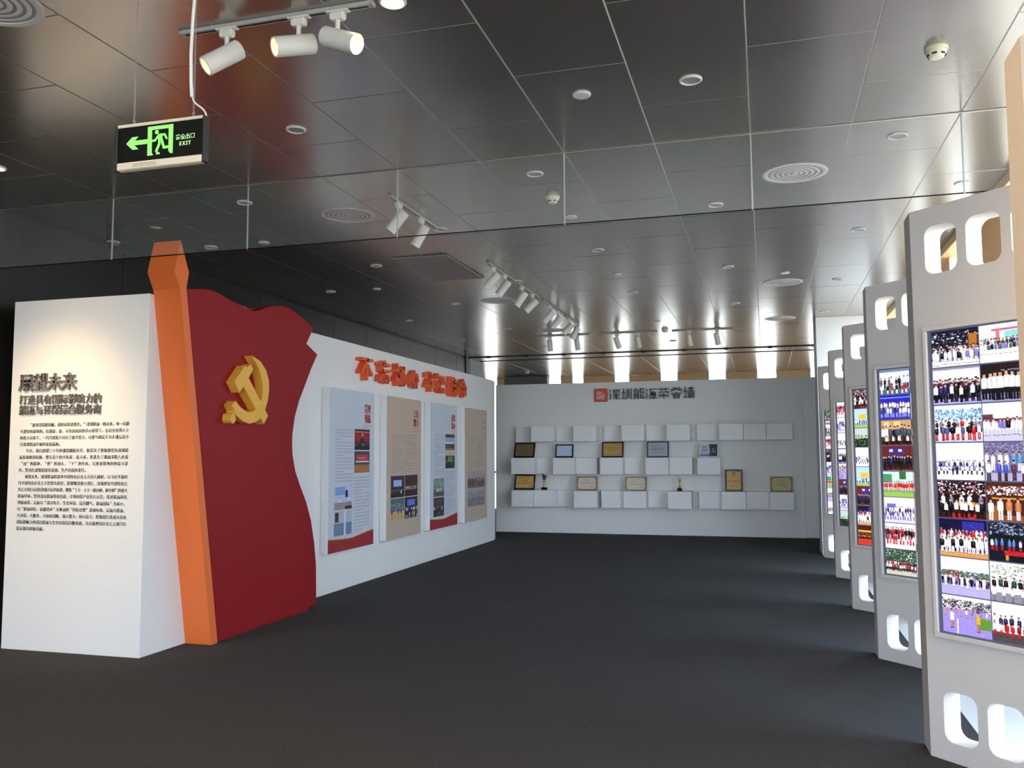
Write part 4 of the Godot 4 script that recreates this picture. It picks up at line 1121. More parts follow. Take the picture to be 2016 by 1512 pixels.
func spot(label: String, at: Vector3, along: float, towards: Vector3, lit := 0.0, cone := 24.0) -> void:
	var o := thing("track_spotlight", label, "spotlight", at, 0.0, "white track spotlights")
	var a := Shape.new()
	a.box(Vector3(-0.055, -0.026, -0.018), Vector3(0.055, -0.018, 0.018), 0.003)
	a.box(Vector3(-0.036, -0.062, -0.02), Vector3(0.036, -0.026, 0.02), 0.008)
	var ad := part("adapter", a.done(), M["lamp white"], o)
	ad.rotation.y = along
	var st := Shape.new()
	st.tube([Vector3(0, -0.062, 0), Vector3(0, -0.105, 0)], 0.011, 12)
	part("stem", st.done(), M["lamp white"], o)
	var d := towards.normalized()
	var head := Shape.new()   # a can about local y, its mouth at the lower end
	head.lathe([Vector2(0, 0.096), Vector2(0.041, 0.096), Vector2(0.045, 0.092)], 24)
	head.lathe([Vector2(0.045, -0.096), Vector2(0.045, 0.092)].duplicate(), 24)
	head.lathe([Vector2(0.039, -0.096), Vector2(0.045, -0.096)], 24)
	var hm := part("lamp_head", head.done(), M["lamp white"], o, Vector3(0, -0.14, 0))
	var y := -d
	var x := y.cross(Vector3(0, 0, 1) if absf(y.z) < 0.9 else Vector3.RIGHT).normalized()
	hm.basis = Basis(x, y, x.cross(y))
	hm.position = Vector3(0, -0.105, 0) + d * 0.02 - Vector3(0, 0.045, 0)
	var cup := Shape.new()
	cup.lathe([Vector2(0.039, -0.096), Vector2(0.034, -0.078), Vector2(0.026, -0.07)], 24)
	part("reflector", cup.done(), M["fitting white"] if lit > 0.0 else M["dark lens"], hm)
	var lens := Shape.new()
	lens.lathe([Vector2(0.028, -0.07), Vector2(0.02, -0.073), Vector2(0, -0.074)], 20)
	part("lens", lens.done(), M["lit lens"] if lit > 0.0 else M["dark lens"], hm)
	if lit > 0.0:
		lamp_light(o, hm.position + d * 0.079, d, cone, lit)


func track(label: String, a: Vector3, b: Vector3) -> void:
	var o := thing("spotlight_track", label, "light track", (a + b) / 2.0, 0.0, "ceiling spotlight tracks")
	var long := a.distance_to(b)
	var along := absf(a.x - b.x) > absf(a.z - b.z)
	var size := Vector3(long, 0.02, 0.035) if along else Vector3(0.035, 0.02, long)
	part("rail", box_mesh(size, 0.002), M["rail grey"], o, Vector3(0, -0.01, 0))
	for s in [-1.0, 1.0]:
		var end := Vector3(0.014, 0.022, 0.037) if along else Vector3(0.037, 0.022, 0.014)
		part("end_cap", box_mesh(end, 0.002), M["fitting grey"], o, Vector3(s * long / 2 if along else 0.0, -0.011, 0.0 if along else s * long / 2))
	var groove := Vector3(long - 0.04, 0.003, 0.012) if along else Vector3(0.012, 0.003, long - 0.04)
	part("groove", box_mesh(groove, 0.0), M["dark lens"], o, Vector3(0, -0.0195, 0))


func build_tracks() -> void:
	var y := CEIL
	track("white spotlight track over the exit sign with three lit lamps", Vector3(-2.605, y, -3.41), Vector3(-1.62, y, -3.41))
	spot("lit white spotlight beside the exit sign cable, tilted downwards", Vector3(-2.36, y, -3.41), 0.0, Vector3(-0.58, -0.6, 0.55), 3.0, 30.0)
	spot("lit white spotlight in the middle of the nearest track, almost level", Vector3(-1.985, y, -3.41), 0.0, Vector3(-0.62, -0.32, 0.72), 2.5, 30.0)
	spot("glaring lit spotlight turned towards the viewer on the nearest track", Vector3(-1.79, y, -3.41), 0.0, Vector3(0.90, -0.39, 0.16), 7.0, 38.0)
	track("white spotlight track outside the picture in front of the text panel", Vector3(-5.7, y, -3.95), Vector3(-4.6, y, -3.95))
	spot("lit spotlight aimed at the heading of the text panel", Vector3(-5.32, y, -3.95), 0.0, Vector3(-0.02, -1.85, -1.62), 4.0, 27.0)
	spot("lit spotlight aimed at the body text of the text panel", Vector3(-5.0, y, -3.95), 0.0, Vector3(-0.1, -2.1, -1.62), 3.0, 30.0)
	track("short spotlight track behind the hanging glass above the flag", Vector3(-2.74, y, -6.1), Vector3(-2.74, y, -7.1))
	spot("unlit spotlight behind a glass joint, first on the flag track", Vector3(-2.74, y, -6.28), PI / 2, Vector3(-0.62, -0.78, 0.1))
	spot("unlit spotlight half below the glass edge, second on the flag track", Vector3(-2.74, y, -6.75), PI / 2, Vector3(-0.5, -0.86, 0.0))
	track("spotlight track above the middle posters", Vector3(-2.74, y, -8.6), Vector3(-2.74, y, -9.62))
	track("spotlight track above the farther posters", Vector3(-2.74, y, -9.75), Vector3(-2.74, y, -10.7))
	track("spotlight track near the far end of the poster wall", Vector3(-2.74, y, -10.95), Vector3(-2.74, y, -12.2))
	track("last spotlight track before the honour wall on the poster side", Vector3(-2.74, y, -12.3), Vector3(-2.74, y, -13.2))
	var z := [-8.79, -9.21, -9.93, -10.43, -11.34, -11.82, -12.55, -13.02]
	var tilt := [0.75, 0.62, 0.55, 0.85, 0.7, 0.62, 0.85, 0.45]
	for i in 8:
		spot("unlit white spotlight, %s in the line aimed at the posters" % ordinal(i), Vector3(-2.74, y, z[i]), PI / 2, Vector3(-tilt[i], -0.8, 0.05))
	track("cross spotlight track facing the honour wall on the poster side", Vector3(-3.72, y, -14.37), Vector3(-2.79, y, -14.37))
	track("middle cross spotlight track facing the honour wall", Vector3(-2.6, y, -14.35), Vector3(-1.66, y, -14.35))
	track("cross spotlight track facing the honour wall on the window side", Vector3(-1.41, y, -14.4), Vector3(-0.45, y, -14.4))
	var x := [-3.47, -3.0, -2.32, -1.976, -1.142, -0.698]
	var lean := [0.0, 0.06, 0.25, 0.15, 0.15, 0.15]
	for i in 6:
		spot("unlit white spotlight, %s in the cross line before the honour wall" % ordinal(i), Vector3(x[i], y, -14.37), 0.0, Vector3(lean[i], -0.9, -0.35))


func build_exit_sign() -> void:
	var o := thing("exit_sign", "hanging black exit sign with green running figure and arrow", "exit sign", Vector3(-1.93, 2.55, -2.44))
	block("face", Vector3(-0.176, -0.058, -0.011), Vector3(0.162, 0.067, 0.009), M["plastic black"], o, 0.001)
	block("top_rail", Vector3(-0.176, 0.066, -0.012), Vector3(0.162, 0.077, 0.011), M["champagne metal"], o, 0.002)
	var foot := block("bottom_rail", Vector3(-0.174, -0.083, -0.013), Vector3(0.162, -0.057, 0.013), M["champagne metal"], o, 0.003)
	block("end_cap", Vector3(-0.185, -0.085, -0.014), Vector3(-0.174, 0.076, 0.014), M["dark panel"], o, 0.004)
	block("end_cap", Vector3(0.162, -0.085, -0.014), Vector3(0.174, 0.076, 0.014), M["dark panel"], o, 0.004)
	var s := Shape.new()
	s.prism(PackedVector2Array([Vector2(-0.1392, 0.009), Vector2(-0.1153, 0.0298), Vector2(-0.0908, 0.0297), Vector2(-0.105, 0.0165), Vector2(-0.054, 0.0165), Vector2(-0.054, 0.0011), Vector2(-0.1069, 0.0011), Vector2(-0.0893, -0.014), Vector2(-0.1138, -0.0138)]), 0.009, 0.0096)
	part("arrow", s.done(), M["sign green"], o)
	s = Shape.new()
	s.prism(PackedVector2Array([Vector2(-0.053, 0.059), Vector2(0.0475, 0.059), Vector2(0.0475, -0.0408), Vector2(0.0396, -0.041), Vector2(0.031, -0.0328), Vector2(0.030, 0.0469), Vector2(-0.0366, 0.0469), Vector2(-0.0356, -0.0324), Vector2(-0.0298, -0.041), Vector2(-0.053, -0.041)]), 0.009, 0.0096)
	part("doorway", s.done(), M["sign green"], o)
	s = Shape.new()
	var disc := PackedVector2Array()
	for k in 16:
		disc.append(Vector2(-0.0169 + 0.0072 * cos(TAU * k / 16), 0.0375 + 0.0072 * sin(TAU * k / 16)))
	s.prism(disc, 0.009, 0.0098)
	s.prism(PackedVector2Array([Vector2(-0.013, 0.0285), Vector2(0.005, 0.030), Vector2(0.0045, 0.008), Vector2(-0.0105, 0.004)]), 0.009, 0.0098)
	for limb in [[[-0.0093, 0.0265, -0.0232, 0.0095, -0.0341, 0.0085], 0.0068], [[-0.0033, 0.0273, 0.0147, 0.0265, 0.0224, 0.0125], 0.0068], [[-0.0062, 0.0075, -0.0059, -0.0039, -0.0172, -0.0279], 0.0088], [[0.002, 0.0121, 0.0126, -0.0184, 0.0335, -0.0174], 0.0088]]:
		var path := PackedVector2Array()
		for k in range(0, limb[0].size(), 2):
			path.append(Vector2(limb[0][k], limb[0][k + 1]))
		s.stroke(path, limb[1], 0.009, 0.0098)
	s.prism(PackedVector2Array([Vector2(-0.0185, -0.0395), Vector2(-0.0015, -0.0395), Vector2(-0.007, -0.032), Vector2(-0.0165, -0.032)]), 0.009, 0.0098)
	part("running_figure", s.done(), M["sign green"], o)
	s = Shape.new()
	lettering("安全出口", Vector2(0.059, 0.0195), 0.0189, Vector2(0.0168, 0.0165), 0.0016, 0.009, 0.0096, s)
	part("sign_text", s.done(), M["sign pale"], o)
	var tm := TextMesh.new()
	tm.text = "EXIT"
	var font := SystemFont.new()
	font.font_names = PackedStringArray(["Droid Sans"])
	font.font_weight = 700
	var spaced := FontVariation.new()
	spaced.base_font = font
	spaced.spacing_glyph = 2
	tm.font = spaced
	tm.font_size = 16
	tm.pixel_size = 0.00110
	tm.depth = 0.001
	part("sign_text", tm, M["sign pale"], o, Vector3(0.0955, -0.0125, 0.0095))
	var plate := Shape.new()
	for r in 3:
		for k in 14:
			plate.box(Vector3(-0.108 + 0.0068 * k, -0.066 - 0.0045 * r, 0.013), Vector3(-0.1025 + 0.0068 * k, -0.0645 - 0.0045 * r, 0.0133))
	part("small_print", plate.done(), M["letter grey"], foot, -foot.position)
	# two chains and the wire from the ceiling
	for x in [-0.1178, 0.1192]:
		var bolt := Shape.new()
		bolt.tube([Vector3(x, 0.076, 0), Vector3(x, 0.083, 0)], 0.0022, 6)
		var ring := []
		for k in 13:
			ring.append(Vector3(x + 0.0052 * cos(TAU * k / 12), 0.0885 + 0.0052 * sin(TAU * k / 12), 0))
		bolt.tube(ring, 0.0011, 5)
		part("eye_bolt", bolt.done(), M["steel"], o)
		var chain := Shape.new()
		var y := 0.094
		var k := 0
		while y < CEIL - 2.55:
			var link := []
			for i in 9:
				var a := TAU * i / 8
				var v := Vector3(0.0028 * cos(a), 0.0062 * sin(a), 0)
				link.append(Vector3(x, y, 0) + (v if k % 2 == 0 else Vector3(0, v.y, v.x)))
			chain.tube(link, 0.0009, 4)
			y += 0.0098
			k += 1
		part("chain", chain.done(), M["steel"], o)
	var cable := Shape.new()
	cable.tube([Vector3(0.1685, 0.076, 0), Vector3(0.166, 0.086, 0), Vector3(0.158, 0.098, 0), Vector3(0.1462, 0.1085, 0), Vector3(0.133, 0.118, 0), Vector3(0.1222, 0.1275, 0), Vector3(0.116, 0.138, 0), Vector3(0.1135, 0.15, 0)], 0.0032, 8)
	part("cable", cable.done(), M["lamp white"], o)
	var hose := Shape.new()
	hose.tube([Vector3(0.1135, 0.146, 0.004), Vector3(0.109, 0.20, 0.004), Vector3(0.106, 0.30, 0.004), Vector3(0.110, 0.42, 0.004), Vector3(0.118, 0.55, 0.004), Vector3(0.119, 0.95, 0.004)], 0.0058, 10)
	part("conduit", hose.done(), M["lamp white"], o)


# ---------------------------------------------------------------- lettering: characters as pen strokes on a grid of ten, y downwards

const PENS := {
	"一": "0 5 10 5", "丨": "5 0 5 10", "二": "1 1 9 1; 0 9 10 9", "三": "1 1 9 1; 1.5 5 8.5 5; 0 9.5 10 9.5", "十": "0 4.5 10 4.5; 5 0 5 10",
	"人": "5 0 4.5 4 0 10; 5 3 10 10", "八": "3.5 1 0.5 9; 6 0 10 9", "大": "0 3.5 10 3.5; 5 0 5 4 0 10; 5 4 10 10", "太": "0 3 10 3; 5 0 5 4 0 10; 5 4 10 10; 4 8 6 10",
	"天": "1 1 9 1; 0 4.5 10 4.5; 5 1 5 5 0 10; 5 5 10 10", "犬": "0 3.5 10 3.5; 5 0 5 4 0 10; 5 4 10 10; 7.5 0.5 9 2", "头": "2.5 0.5 4.5 2; 1 3 3.5 4.5; 0 6 10 6; 6 0 6 6 0.5 10; 6 7 10 10",
	"心": "1 4 0 8; 3 3 3.5 9 8 9.5 8.5 7; 5 1.5 6 4; 8.5 3 10 6", "忄": "1 3 0 6; 4 0 4 10; 6 2.5 8 4.5", "力": "1 3 9 3 8.5 9.5 6 9; 5 0 4.5 5 1 10", "刀": "1 1 9 1 8.5 9.5 6 9; 5 1 1 9.5",
	"刂": "1.5 1 1.5 7; 8 0 8 10 5 9", "干": "1 1 9 1; 0 5 10 5; 5 1 5 10", "工": "1 1 9 1; 5 1 5 9; 0 9 10 9", "士": "0 3.5 10 3.5; 5 0 5 9; 1.5 9 8.5 9", "土": "1.5 4 8.5 4; 5 0 5 9.5; 0 9.5 10 9.5",
	"又": "1 1 9 1 6 6 0 10; 2 3 10 10", "女": "4.5 0 2 6 8 10; 8.5 2.5 6 7 1 10; 0 3.5 10 3.5", "寸": "0 3 10 3; 7 0 7 10 5 9; 2.5 5 4 7", "山": "5 0 5 9.5; 1 3.5 1 9.5 9 9.5; 9 3.5 9 9.5",
	"巾": "1.5 3 1.5 8.5; 1.5 3 8.5 3 8.5 8.5 7 8; 5 0 5 10", "己": "1 1 9 1 9 4.5 1 4.5 1 9.5 9.5 9.5 9.5 7.5", "弓": "1 1 8.5 1 8.5 4 1.5 4 1.5 6.5 9 6.5 8.5 9.8 6 9.2",
	"火": "5 0 4.5 5 0 10; 5 5 10 10; 2 2.5 1 5.5; 8 2.5 7 5", "灬": "1 1 0 9; 3.5 1 4 9; 6 1 7 9; 8.5 1 10 9", "田": "1 1 9 1 9 9.5; 1 1 1 9.5 9 9.5; 1 5 9 5; 5 1 5 9.5",
	"石": "0 1 10 1; 5 1 0 6; 3 5 9 5 9 10; 3 5 3 10 9 10", "禾": "8 0 1 1.5; 0 3.5 10 3.5; 5 1 5 10; 5 4 0 8.5; 5 4 10 8.5", "米": "5 0 5 10; 0 4.5 10 4.5; 2 1 3.5 3.5; 8 1 6.5 3.5; 5 5 0 9.5; 5 5 10 9.5",
	"纟": "5 0 1 4 6 4 1 7 6 6.5; 0 10 7 8", "糸": "5 0 2 3 7 3 1.5 5.5 8.5 5.2; 5 5.5 5 10; 2.5 7 0.5 9.5; 7.5 7 9.5 9.5", "艹": "0 5 10 5; 3 1 3 9; 7 1 7 9",
	"⺮": "2.5 0 0 5; 2 2 4.5 2; 3 3 4 5; 7 0 5 5; 6.5 2 10 2; 7.5 3 8.5 5", "宀": "5 0 5 3; 1 3 1 7; 1 3 9.5 3 8.5 6.5", "冖": "1 3 1 8; 1 3 9.5 3 8.5 7", "广": "5 0 5 2; 1 2 10 2; 1 2 1 7 0 10",
	"厂": "1 1 10 1; 1.5 1 1.5 6 0 10", "尸": "1.5 0.5 9 0.5 9 4 1.5 4; 1.5 0.5 1.5 6 0 10", "门": "1 1 2 2; 1 3 1 10; 3.5 1.5 9.5 1.5 9.5 10 8 9.5", "囗": "0.5 0.5 9.5 0.5 9.5 9.8; 0.5 0.5 0.5 9.8 9.5 9.8",
	"辶": "1 1 2 2.5; 0 4.5 2 4.5 2 8.5; 0 9.8 2 8.5 5 9.8 10 9.8", "廴": "0.5 1 3.5 1 1 4.5 3 4.5 0 9.5; 1 6 4 9.5 10 9.8", "彳": "6 0 1 3.5; 7 3 1 7; 4.5 5 4.5 10", "亠": "5 0 5 4; 0 5 10 5",
	"攵": "3 0 0 5; 2 2.5 10 2.5; 8 2.5 6 7 0 10; 2 4 10 10", "欠": "4 0 0.5 5; 3 2 9.5 2 8 4.5; 5 4 4.5 7 0 10; 5.5 6 10 10", "戈": "0 3.5 10 2.5; 5 0 6.5 6 9 9.5 10 7; 9 4 3 10; 7.5 0 9 1.5",
	"斤": "9 0 2 1.5 2 6 0 10; 2 4.5 10 4.5; 7 4.5 7 10", "阝": "1.5 0 1.5 10; 1.5 1 7 1 4 4.5 8 6 6.5 8 3 7.5", "卩": "1.5 1 8 1 8 6 6 6; 1.5 1 1.5 10", "贝": "1.5 0.5 8.5 0.5 8.5 6.5; 1.5 0.5 1.5 6.5; 5 2.5 5 5 0 10; 6 7 10 10",
	"页": "0 0.5 10 0.5; 5 0.5 4.5 2.5; 2 2.5 8 2.5 8 7; 2 2.5 2 7; 5 4 5 6.5 0 10; 6 7.5 10 10", "见": "2 0.5 8 0.5 8 6; 2 0.5 2 6; 5 2 4.5 6 0 10; 5.8 5.5 5.8 9.5 10 9.5 10 8",
	"隹": "3 0 0 4; 2 3 2 10; 5 0 6 2; 2 2.5 10 2.5; 2 5 9 5; 2 7.2 9 7.2; 2 9.7 10 9.7; 6 2.5 6 9.7", "龶": "1 1 9 1; 1 4 9 4; 0 7.5 10 7.5; 5 0 5 7.5",
	"氵": "1 1 4 2.5; 0 4.5 3 5.5; 0.5 10 4 6.5", "冫": "2 1 7 3.5; 0 9 7 6", "亻": "7 0 1 5; 4.5 3.5 4.5 10", "讠": "2 0 5 2; 0 4 4.5 4 4.5 9 8 7", "扌": "0 2.5 9 2.5; 5 0 5 9.5 2.5 8.5; 0 7 9 5",
	"木": "0 3 10 3; 5 0 5 10; 5 3 0.5 8; 5 3 9.5 8", "王": "1 1 9 1; 1 5 9 5; 0 9 10 9; 5 1 5 9", "玉": "1 0.5 9 0.5; 1 4.5 9 4.5; 0 9.5 10 9.5; 5 0.5 5 9.5; 7 6.5 8.5 8.5",
	"口": "1 1 9 1 9 9; 1 1 1 9 9 9", "日": "1.5 0.5 8.5 0.5 8.5 9.5; 1.5 0.5 1.5 9.5 8.5 9.5; 1.5 5 8.5 5", "目": "1.5 0 8.5 0 8.5 10; 1.5 0 1.5 10 8.5 10; 1.5 3.3 8.5 3.3; 1.5 6.6 8.5 6.6",
	"月": "2 0 8.5 0 8.5 10 7 9.5; 2 0 2 6 0.5 10; 2 3.3 8.5 3.3; 2 6.3 8.5 6.3", "白": "5 0 3.5 2; 1.5 2 8.5 2 8.5 10 1.5 10 1.5 2; 1.5 6 8.5 6", "龵": "8 0 2 2; 1 5 9 5; 0 9 10 9; 5 1 5 6 0 10",
	"以": "1 1 1 8 4 6; 4 1.5 5.5 4; 9 0 8.5 5 5 10; 8.5 6 10 10", "彐": "1 1 9 1 9 9; 1 5 9 5; 0 9 10 9", "尚": "5 0 5 4; 2 1 3.5 3.5; 8 1 6.5 3.5; 0 5 0 9; 0 5 10 5 9 8.5",
	"耳": "0 1 10 1; 2 1 2 9; 8 1 8 10; 2 3.7 8 3.7; 2 6.3 8 6.3; 0 9.3 10 8.5", "可": "0 1 10 1; 8 1 8 10 6 9; 1 4 5 4 5 8 1 8 1 4", "出": "5 0 5 9.5; 2 1 2 4.5 8 4.5 8 1; 0.5 5.5 0.5 9.5 9.5 9.5 9.5 5.5",
	"成": "1.5 2 10 2; 1.5 2 1.5 6 0 10; 1.5 5 5 5 5 8.5 3.5 8.5; 6 0 7 6 9.5 10 10 8; 9 4 5 10; 8 0 9 1", "谷": "3.5 0 1 3; 6.5 0 9 3; 5 2 0 7; 5 2 10 7; 3 6.5 7 6.5 7 10 3 10 3 6.5",
	"勿": "2.5 0 0 5; 2 2 9.5 2 8.5 9.5 7 9; 5 2.5 1 7; 7.5 2.5 3 9", "去": "1.5 2 8.5 2; 5 0 5 5; 0 5 10 5; 4.5 5 2 9 8 8.5; 7 7 9 10", "艮": "2 0.5 8 0.5 8 4.5; 2 2.5 8 2.5; 2 4.5 8 4.5; 2 0.5 2 9.5 5 8.5; 9 5.5 6 7; 4.5 4.5 10 9.8",
	"立": "5 0 5 2; 1 2.5 9 2.5; 3 4 3.8 8; 7 4 6.2 8; 0 9.5 10 9.5", "罙": "1 3 1 1 9.5 1 9 3; 4 2 1.5 4.5; 6 2 9 4.5; 0 6 10 6; 5 4.5 5 10; 5 6 0.5 9.5; 5 6 9.5 9.5", "川": "1.5 0.5 1.5 6 0 10; 5 1 5 9; 9 0 9 10",
	"厶": "4 0 1 7 8 6; 7 3 9.5 9", "匕": "9 1 2 4; 2 0 2 8.5 9.5 8.5 9.5 6", "泉": "5 0 3 1.5; 2 2 8 2 8 5 2 5 2 2; 2 3.5 8 3.5; 5 5 5 10 4 9.5; 2 7 0 9.5; 8 7 10 9.5",
	"足": "2 0.5 8 0.5 8 3.5 2 3.5 2 0.5; 5 3.5 5 9; 5 6 9 6; 2 5.5 2 9.3; 0 9.7 10 9", "各": "4 0 0.5 4; 3 1.5 8 1.5 5 4 0 6.5; 3 2 10 6; 2.5 6.5 8 6.5 8 10 2.5 10 2.5 6.5",
	"走": "1.5 2 8.5 2; 5 0 5 5; 0 4.5 10 4.5; 5 4.5 5 9; 5 7 9 7; 2.5 6 0 10; 1.5 8 5 9.6 10 9.8", "来": "1 1.5 9 1.5; 0 5 10 5; 5 0 5 10; 2.5 2 3.5 4; 7.5 2 6.5 4; 5 5 0 9.5; 5 5 10 9.5",
	"每": "3 0 0.5 3; 2.5 1.5 10 1.5; 3 3.5 2 9 8.5 9; 2.5 3.5 9 3.5 8 10; 0 6 10 6; 5 4.5 5.5 5.5; 5 7 5.5 8", "止": "5 0 5 9; 5 4 9 4; 2 3.5 2 9; 0 9 10 9", "少": "5 0 5 7; 2 2 0 5; 8 2 10 4; 9 5 2 10",
	"者": "1 2 8 2; 5 0 5 4.5; 0 4.5 10 4.5; 9 0.5 0 8; 3 6 8 6 8 10 3 10 3 6; 3 8 8 8", "不": "0 1 10 1; 5.5 1 0 7; 5 3.5 5 10; 6 4 10 7.5", "疋": "0 1 10 1; 5 1 5 9; 5 4.5 9 4.5; 2.5 4 0 10; 1.5 7 5 9.5 10 9.8",
	"车": "0.5 2 9 2; 4 0 2 5 8.5 5; 0 7 10 7; 5.5 3.5 5.5 10", "圣": "1 1 8 1 3 5; 4 2.5 10 5; 1.5 6.5 8.5 6.5; 5 6.5 5 9.5; 0 9.7 10 9.7", "而": "0 1 10 1; 5 1 4 3.5; 1 3.5 1 10; 1 3.5 9 3.5 9 10; 3.7 3.5 3.7 9; 6.3 3.5 6.3 9",
	"举": "1.5 0.5 2.5 2.5; 5 0 5 2.5; 8.5 0.5 7 2.5; 0 3.5 10 3.5; 3.5 3.5 0 6.5; 6.5 3.5 10 6.5; 2 6 8 6; 1 8 9 8; 5 5 5 10", "勺": "3.5 0 0.5 5; 2.5 2.5 9.5 2.5 8.5 9.5 6.5 9; 4 4.5 6 7",
	"在": "0 2.5 10 2.5; 4.5 0 0 6.5; 2 5 2 10; 4.5 6.5 9 6.5; 6.7 4.5 6.7 9.5; 3.5 9.7 10 9.7", "豕": "1 0.5 9 0.5; 5 0.5 1 4; 4 2.5 6 7 4.5 10; 5 4.5 0.5 7.5; 5.5 6.5 1 9.5; 8.5 2.5 6 4.5; 6 4.5 10 9.5",
	"及": "2 1 7 1 5.5 4.5 9 4.5 6 8 0 10; 3.5 1 3 6 0 10; 3 4 10 10", "正": "1 1 9 1; 5 1 5 9; 5 5 9 5; 2 4.5 2 9; 0 9.3 10 9.3", "关": "2.5 0 4 2; 7.5 0 6 2; 1 3 9 3; 0 6 10 6; 5 3 5 6 0 10; 5 6 10 10",
	"下": "0 1 10 1; 5 1 5 10; 5.5 3.5 9 6", "礻": "4 0 6 1.5; 1 3 8.5 3 0 7.5; 5 5 5 10; 5.5 5.5 9 7.5", "衤": "4 0 5.5 1.5; 1 3 8.5 3 0 7.5; 5 5 5 10; 5.5 5.5 9 8.5; 9 4.5 6.5 6", "会": "5 0 0 4.5; 5 0 10 4.5; 3 4 7 4; 1 6 9 6; 4.5 6 2 9.5 8.5 9; 7 7.5 9 10",
	"介": "5 0 0 4; 5 0 10 4; 3.5 4 3 7 1 10; 7 4 7 10", "鼎": "3 0 7 0 7 4.5 3 4.5 3 0; 3 2.2 7 2.2; 1 3 1 7 4 7 4 10; 0 10 0.8 8; 9 3 9 7 6 7 6 10; 10 10 9.2 8", "弋": "0 4 9 3; 4.5 0 6 7 9 10 10 8; 7 0.5 9 2",
	"了": "1 1 9 1 5 4.5 5 9.8 3 9", "甬": "2 0.5 8 0.5 5.5 2.5; 1.5 3 8.5 3 8.5 10; 1.5 3 1.5 10; 1.5 5.5 8.5 5.5; 1.5 8 8.5 8; 5 3 5 10", "气": "3 0 0 4; 2.5 1.5 9 1.5; 2.5 3.5 8 3.5; 1 5.5 8 5.5 8.5 9.5 10 9.5 10 8",
	"方": "5 0 5 2; 0 2.5 10 2.5; 4 2.5 3.5 6 0 10; 4 5 8.5 5 8 9.5 6 9", "才": "0 2.5 10 2.5; 6 0 6 10 4 9; 6 3 0 8.5", "並": "3 0 4 1.5; 7 0 6 1.5; 1 2.5 9 2.5; 3.7 2.5 3.7 9; 6.3 2.5 6.3 9; 1.5 4.5 2.5 7; 8.5 4.5 7.5 7; 0 9.5 10 9.5",
	"与": "2.5 0 2 5.5 9 5.5 8.5 9.8 6.5 9.2; 2.5 2.5 8 2.5; 0 7.5 7 7.5", "今": "5 0 0 5; 5 0 10 5; 4 4 6 5; 2 6.5 8 6.5 5 10", "丬": "7 0 7 10; 1 2 3.5 4; 0 8 6 5.5", "丽": "0 1 10 1; 1 3 4 3 4 10; 1 3 1 10; 6 3 9 3 9 10; 6 3 6 10; 2.2 5 3 6.5; 7.2 5 8 6.5",
	"发": "2.5 1 2 4 10 4; 5 0 4 5 0 10; 3.5 6 9 6 6 8.5 2 10; 4 6.5 10 10; 7 1 8.5 2.5", "㠭": "0 2 10 2; 3 0 3 5; 7 0 7 5; 0 5 10 5; 2 5 2 9.8 5 9; 9 6 6 7.5; 5 5 10 9.8",
	"扁": "2 0.5 9 0.5 9 3 2 3; 2 0.5 2 6 0 10; 3 4.5 10 4.5 10 10; 3 4.5 3 10; 3 7 10 7; 5.3 4.5 5.3 9.5; 7.7 4.5 7.7 9.5", "我": "4.5 0 1 1.5; 0 4 10 4; 3 1.5 3 9.5 1.5 9; 0 7.5 5 6; 6.5 0 7 6 9.5 10 10 8; 9 5 5 9.5; 8 1 9.5 2.5",
	"亡": "5 0 5 2; 0 3 10 3; 2 3 2 9.5 9 9.5", "年": "3 0 0 4; 2.5 1.5 9.5 1.5; 2.5 4 9 4; 2.5 4 2.5 7; 0 7 10 7; 6 1.5 6 10", "夕": "4.5 0 0.5 6; 3.5 2 9 2 6 7 1 10; 4 4 6.5 6",
	"尧": "1 2 9 1.5; 4 0 6 4 9.5 4; 8 2.5 1 4.5; 0 5.5 10 5.5; 3.7 5.5 3 8 0 10; 6.2 5.5 6.2 9.5 10 9.5", "旡": "1 1 9 1; 3 1 2 5 9 5; 6 1 5 6 0 10; 6.5 5 6.5 9.5 10 9.5", "为": "2.5 0.5 4 2; 0 3.5 9 3.5 8.5 9.8 6.5 9; 5 0 4 5 0 10; 5 5.5 6.5 7.5",
	"至": "0.5 0.5 9.5 0.5; 5 0.5 2 4 8 3.7; 6.5 2.3 8.5 5; 1.5 6.5 8.5 6.5; 5 5 5 9.5; 0 9.7 10 9.7", "句": "3 0 0 4; 2 2 9.5 2 9 9.5 7 9; 2 4.5 6 4.5 6 8 2 8 2 4.5", "冄": "1 1 8 1 8 10 6 9.5; 1 4 8 4; 0 7 8 7; 3.5 1 3 7 0 10",
	"皮": "1 2 9.5 2 9 4; 1 2 1 6 0 10; 5 0 5 4.5; 2 4.5 8.5 4.5 6 8 1.5 10; 3 5 10 10", "开": "1 1 9 1; 0 5 10 5; 3.5 1 3 6 0.5 10; 7 1 7 10", "朿": "0 2 10 2; 5 0 5 10; 1.5 4 8.5 4 8.5 6 1.5 6 1.5 4; 5 6 0 9.5; 5 6 10 9.5",
	"里": "1.5 0.5 8.5 0.5 8.5 5.5 1.5 5.5 1.5 0.5; 1.5 3 8.5 3; 5 0.5 5 9.5; 1.5 7.5 8.5 7.5; 0 9.7 10 9.7", "斗": "3 1 5 2.5; 2 4 4 5.5; 0 7.5 10 6; 7.5 0 7.5 10", "更": "0.5 0.5 9.5 0.5; 2 2.5 8 2.5 8 6.5 2 6.5 2 2.5; 2 4.5 8 4.5; 5 0.5 5 7 0 10; 2 7 10 10",
	"万": "0 1 10 1; 4 1 3.5 5 0 10; 4 4 8.5 4 8 9.5 6 9", "永": "4 0 6 1.5; 2 2.5 5 2.5 5 10 3.5 9.3; 0 5 3.5 4.5 0 9.5; 9 2.5 5.5 5; 5.5 5 10 9.5", "马": "1.5 0.5 8 0.5 7.5 5; 3 1.5 2.5 5 9 5 8.5 9.8 7 9; 0 7.5 7 7.5",
